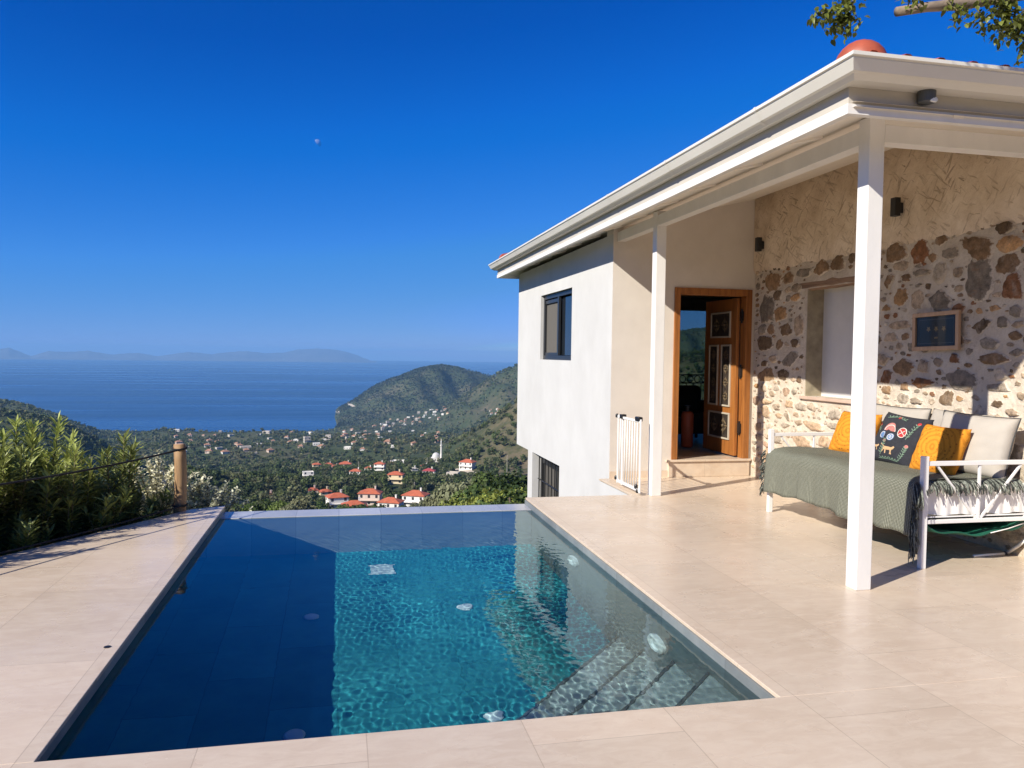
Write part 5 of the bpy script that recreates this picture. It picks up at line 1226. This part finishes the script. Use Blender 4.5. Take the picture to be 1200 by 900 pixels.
def build_woods():
    """woods on the slope: the nearest trees are things of their own, the mass beyond them is one object"""
    g = np.random.default_rng(77); occ = np.array(OCC)
    def sample(n, d0, d1, a0, a1):
        d = np.sqrt(g.uniform(d0*d0, d1*d1, n)); a = np.radians(g.uniform(a0, a1, n)); return d*np.sin(a), d*np.cos(a), d
    def clear(x, y, pad):
        m_ = np.ones(len(x), bool)
        for a, b, r_ in occ: m_ &= (x-a)**2+(y-b)**2 > (r_+pad)**2
        return m_
    # individuals
    X, Y = [], []
    x, y, d = sample(3000, 125, 450, -10, 13.5); ok = clear(x, y, 1.5); x, y, d = x[ok], y[ok], d[ok]; o = np.argsort(d); cell = {}
    for i in o:
        r_ = 4.1 + .004*d[i]; key = (int(x[i]/8), int(y[i]/8))
        if any((x[i]-p)**2+(y[i]-q)**2 < r_*r_ for a in (-1, 0, 1) for b in (-1, 0, 1) for p, q in cell.get((key[0]+a, key[1]+b), ())): continue
        cell.setdefault(key, []).append((x[i], y[i])); X.append(x[i]); Y.append(y[i])
    dist = np.hypot(X, Y); vis = [i for i in np.argsort(dist)][:270]; rest = [i for i in np.argsort(dist)][270:]
    kn = ['mid', 'dark', 'olive', 'mid', 'dark', 'dark', 'olive', 'lime', 'mid', 'cypress']
    for i in vis:
        k = kn[int(g.integers(0, 100))//10] ; k = k if k != 'cypress' or g.random() < .4 else 'dark'
        h = {'dark': 6.8, 'mid': 6.0, 'olive': 4.8, 'lime': 5.2, 'cypress': 8.5}[k]*g.uniform(.7, 1.15)
        plant(k, X[i], Y[i], gz(X[i], Y[i])-.3, h, wide=g.uniform(.85, 1.2))
    # the mass
    pts = [(X[i], Y[i]) for i in rest]
    groups = []
    for n, d0, d1, a0, a1, nq, sz in ((5200, 380, 800, -12, 30, 110, 1.35), (2600, 150, 380, 13.5, 30, 110, 1.35), (10000, 800, 1500, -20, 30, 34, 2.6), (14000, 1500, 2350, -22, 30, 15, 4.0), (26000, 2350, 3150, -8, 26, 7, 4.2), (5200, 500, 2300, -27, -10, 26, 3.0), (2500, 60, 150, 12.5, 30, 300, .9)):
        x, y, d = sample(n, d0, d1, a0, a1)
        ok = clear(x, y, 2) & (ground(x, y) > SEA+1.5); x, y, d = x[ok], y[ok], d[ok]
        dens = np.sin(x*.011+y*.004)+np.sin(y*.013-x*.006+1.3)+.8*np.sin(x*.034+1)*np.sin(y*.029)
        az = np.degrees(np.arctan2(x, y)); bare = sm(az, 9, 13)*(1-sm(np.abs(d-700), 150, 330))
        keep_ = g.random(len(x)) < np.clip(.75+.28*dens, .18, 1)*(1-.55*bare); groups.append((x[keep_], y[keep_], d[keep_], nq, sz, dens[keep_]))
    if pts: p = np.array(pts); groups.append((p[:, 0], p[:, 1], np.hypot(p[:, 0], p[:, 1]), 200, 1.05, np.zeros(len(p))))
    AV, AC = [], []
    pal = np.array([(.046, .070, .024), (.080, .110, .036), (.125, .138, .070), (.105, .130, .046), (.165, .168, .088)])
    for x, y, d, nq, sz, dens in groups:
        T_ = []
        for v in range(6):
            h = 6.2; V, Q, t = clumps(g, nq, crown_lobes(g, 6, 3.1, .6, h, .8), sz); T_.append((V, t))
        var = g.integers(0, 6, len(x)); sc = g.uniform(.6, 1.2, len(x))*np.where(d > 2300, .95, 1); rot = g.uniform(0, 2*PI, len(x)); z = ground(x, y)
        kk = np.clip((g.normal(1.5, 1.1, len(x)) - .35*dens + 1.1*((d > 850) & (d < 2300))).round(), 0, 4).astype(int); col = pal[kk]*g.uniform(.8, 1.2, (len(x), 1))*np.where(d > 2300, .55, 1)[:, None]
        for v in range(6):
            s_ = np.where(var == v)[0]; V, t = T_[v]; c, s = np.cos(rot[s_])[:, None], np.sin(rot[s_])[:, None]
            P = np.stack([(V[None, :, 0]*c-V[None, :, 1]*s)*sc[s_, None]+x[s_, None], (V[None, :, 0]*s+V[None, :, 1]*c)*sc[s_, None]+y[s_, None], V[None, :, 2]*sc[s_, None]*.92+z[s_, None]-.4], -1)
            AV.append(P.reshape(-1, 3)); AC.append((col[s_][:, None, :]*t[None, :, None]).reshape(-1, 3))
    V = np.concatenate(AV); C = np.concatenate(AC); Q = np.arange(len(V)).reshape(-1, 4)
    o = link('woods', mesh_np('woods', V, Q, [M['wood_mass']], C)); tag(o, 'woods and scrub covering the valley and the hills', 'woods', kind='stuff')
    print('woods quads', len(Q), 'trees', NTREE[0])
build_woods()
build_terrain(); build_sea(); build_islands(); build_haze()

# ------------------------------------------------------------------ branch overhead, moon
def build_branch_tree():
    g = np.random.default_rng(8)
    t = empty('overhanging_tree', (5.6, 1.7, 0), 'leafy tree whose cut grey limb reaches in over the eave', 'tree')
    mb = MB(); mb.tube([(5.6, 1.7, -.1), (5.55, 1.75, 1.2), (5.4, 1.9, 2.2), (5.2, 2.1, 3.0)], [.17, .15, .13, .11], 12)
    mb.tube([(5.2, 2.1, 2.95), (4.6, 2.4, 3.3), (3.9, 2.7, 3.27), (3.3, 2.86, 3.150), (2.9, 2.95, 3.098), (2.6, 2.98, 3.036), (2.45, 2.99, 3.014), (2.31, 3.0, 2.983)], [.10, .055, .034, .027, .0235, .0245, .0205, .0195], 14)
    mb.tube([(5.2, 2.1, 2.95), (4.9, 2.6, 3.7), (4.6, 3.2, 4.3)], [.09, .06, .03], 8)
    keep(mb.build('trunk', M['bark'], smooth=True), t)
    tw = MB(); B, Dn = [], []
    def twig(pts, r0, nleaf, spread=.05, k0=.15):
        pts = [Vector(p) for p in pts]; tw.tube(pts, list(np.linspace(r0, r0*.35, len(pts))), 5)
        for i in range(int(nleaf*2.1)):
            k = k0+(1-k0)*g.random()**.8; f_ = k*(len(pts)-1); a = min(int(f_), len(pts)-2); c = pts[a].lerp(pts[a+1], f_-a)+Vector(g.normal(0, spread, 3))
            dd = g.normal(0, .7, 3)+np.array([0, 0, -.35]); B.append(tuple(c)); Dn.append(dd)
    S = lambda px, py, y: (lambda s: (s[0]/s[1]*y, y, EYE+s[2]/s[1]*y))(sight(px, py))
    # spray hanging at the upper left of the limb
    twig([S(1010, -60, 3.1), S(1000, -20, 3.05), S(1000, 2, 3.05), S(995, 22, 3.05), S(985, 34, 3.05)], .006, 46, .022, .45)
    twig([S(1000, 2, 3.05), S(985, 6, 3.03), S(968, 13, 3.03), S(950, 24, 3.03)], .004, 40, .016)
    twig([S(998, 10, 3.05), S(984, 22, 3.06), S(976, 38, 3.06)], .004, 34, .018)
    twig([S(1010, -60, 3.1), S(1025, -20, 3.1), S(1060, -30, 3.0), S(1130, -60, 2.9), (3.2, 2.9, 3.4), (4.2, 2.6, 3.6), (5.05, 2.3, 3.4)], .007, 10, .03)
    # leaves around and under the limb on the right
    for a, b, c, n in (((1110, 2), (1120, 10), (1128, 22), 24), ((1140, 4), (1152, 20), (1160, 30), 34), ((1165, 4), (1182, 22), (1196, 40), 60), ((1190, 5), (1200, 35), (1204, 62), 56), ((1080, 4), (1075, -4), (1066, -2), 18), ((1150, -4), (1170, 2), (1180, 14), 34), ((1200, 12), (1185, 30), (1172, 40), 40), ((1215, 0), (1225, 30), (1222, 60), 40)):
        twig([S(*a, 2.96), S(*b, 2.93), S(*c, 2.92)], .004, n, .022)
    mb2 = MB(); mb2.tube([(4.9, 2.6, 3.7), (4.1, 2.9, 4.2), (3.0, 3.0, 4.45), (2.0, 2.9, 4.5)], [.05, .04, .028, .012], 8); keep(mb2.build('shading_bough', M['bark'], smooth=True), t)  # unseen bough and its twigs, added to shade the near gutter
    for _ in range(44):
        k = g.uniform(0, 1); a = Vector((4.7-2.9*k, 2.85, 4.0+.5*k)); b_ = a+Vector((g.uniform(-.35, .35), g.uniform(-.25, .35), g.uniform(-.25, .35))); twig([a, a.lerp(b_, .5)+Vector((0, 0, .05)), b_], .006, 40, .07)
    for _ in range(26):
        a = Vector((g.uniform(3.3, 5.2), g.uniform(2.0, 2.9), 3.25)); b_ = a+Vector((g.uniform(-.3, .3), g.uniform(-.4, .2), g.uniform(.05, .5))); twig([a, a.lerp(b_, .5)+Vector((0, 0, .05)), b_], .006, 34, .06)
    keep(tw.build('twigs', M['stem'], smooth=True), t)
    V, Q, n = blades(g, np.array(B), np.array(Dn), .030, .0185, .35)
    o = link('foliage', mesh_np('foliage', V, Q, [M['leaf_branch']], np.repeat(g.uniform(.55, 1.5, len(B)), n)[:, None]*np.ones((1, 3)))); keep(o, t)
build_branch_tree()
def build_moon():
    s = sight(372, 168); D = 60000; c = np.array([s[0]*D, s[1]*D, EYE+s[2]*D]); R = 285
    f = Vector((-s[0], -s[1], -s[2])).normalized(); up = Vector((0, 0, 1)); rt_ = up.cross(f).normalized()*-1; up = f.cross(rt_)*-1; 
    # lit half of the ball only (the dark half is lost in the sky's own light)
    n = 24; v = []; fq = []
    lit = (rt_*-1*.78 + up*.62).normalized(); side = f.cross(lit).normalized()
    for i in range(n+1):
        a = -PI/2+PI*i/n
        for j in range(9):
            b_ = PI/2*(-.12+1.12*j/8)
            p = side*math.sin(a)*R + (lit*math.sin(b_)+f*math.cos(b_))*math.cos(a)*R; v.append(tuple(Vector(c)+p))
    fq = [(i*9+j, i*9+j+1, i*9+10+j, i*9+9+j) for i in range(n) for j in range(8)]
    t = NT('moon_surface'); t.set(t.ramp(t.noise(.006, 4), [(.35, (.35, .37, .42)), (.65, (.6, .6, .62))]), 1, 0)
    tr = t.new('ShaderNodeBsdfTransparent'); mx = t.new('ShaderNodeMixShader'); mx.inputs[0].default_value = .27
    t.lk(tr.outputs[0], mx.inputs[1]); t.lk(t.b.outputs[0], mx.inputs[2]); t.lk(mx.outputs[0], t.out.inputs['Surface'])
    o = MB().add(v, fq).build('moon', t.m, smooth=True); tag(o, 'pale half moon high in the deep blue sky', 'moon')
build_moon()

# ------------------------------------------------------------------ render settings
scene.render.engine = 'CYCLES'; scene.render.resolution_x = 1024; scene.render.resolution_y = 768
vs = scene.view_settings; vs.view_transform = 'Standard'; vs.look = 'None'; vs.exposure = EXPOSURE if 'EXPOSURE' in globals() else .86; vs.gamma = 1; vs.use_curve_mapping = False
cy = scene.cycles
cy.use_denoising = True; cy.max_bounces = 10; cy.diffuse_bounces = 6; cy.glossy_bounces = 4; cy.transmission_bounces = 6; cy.transparent_max_bounces = 8; cy.volume_bounces = 0
cy.caustics_refractive = True; cy.caustics_reflective = False; cy.sample_clamp_indirect = 6
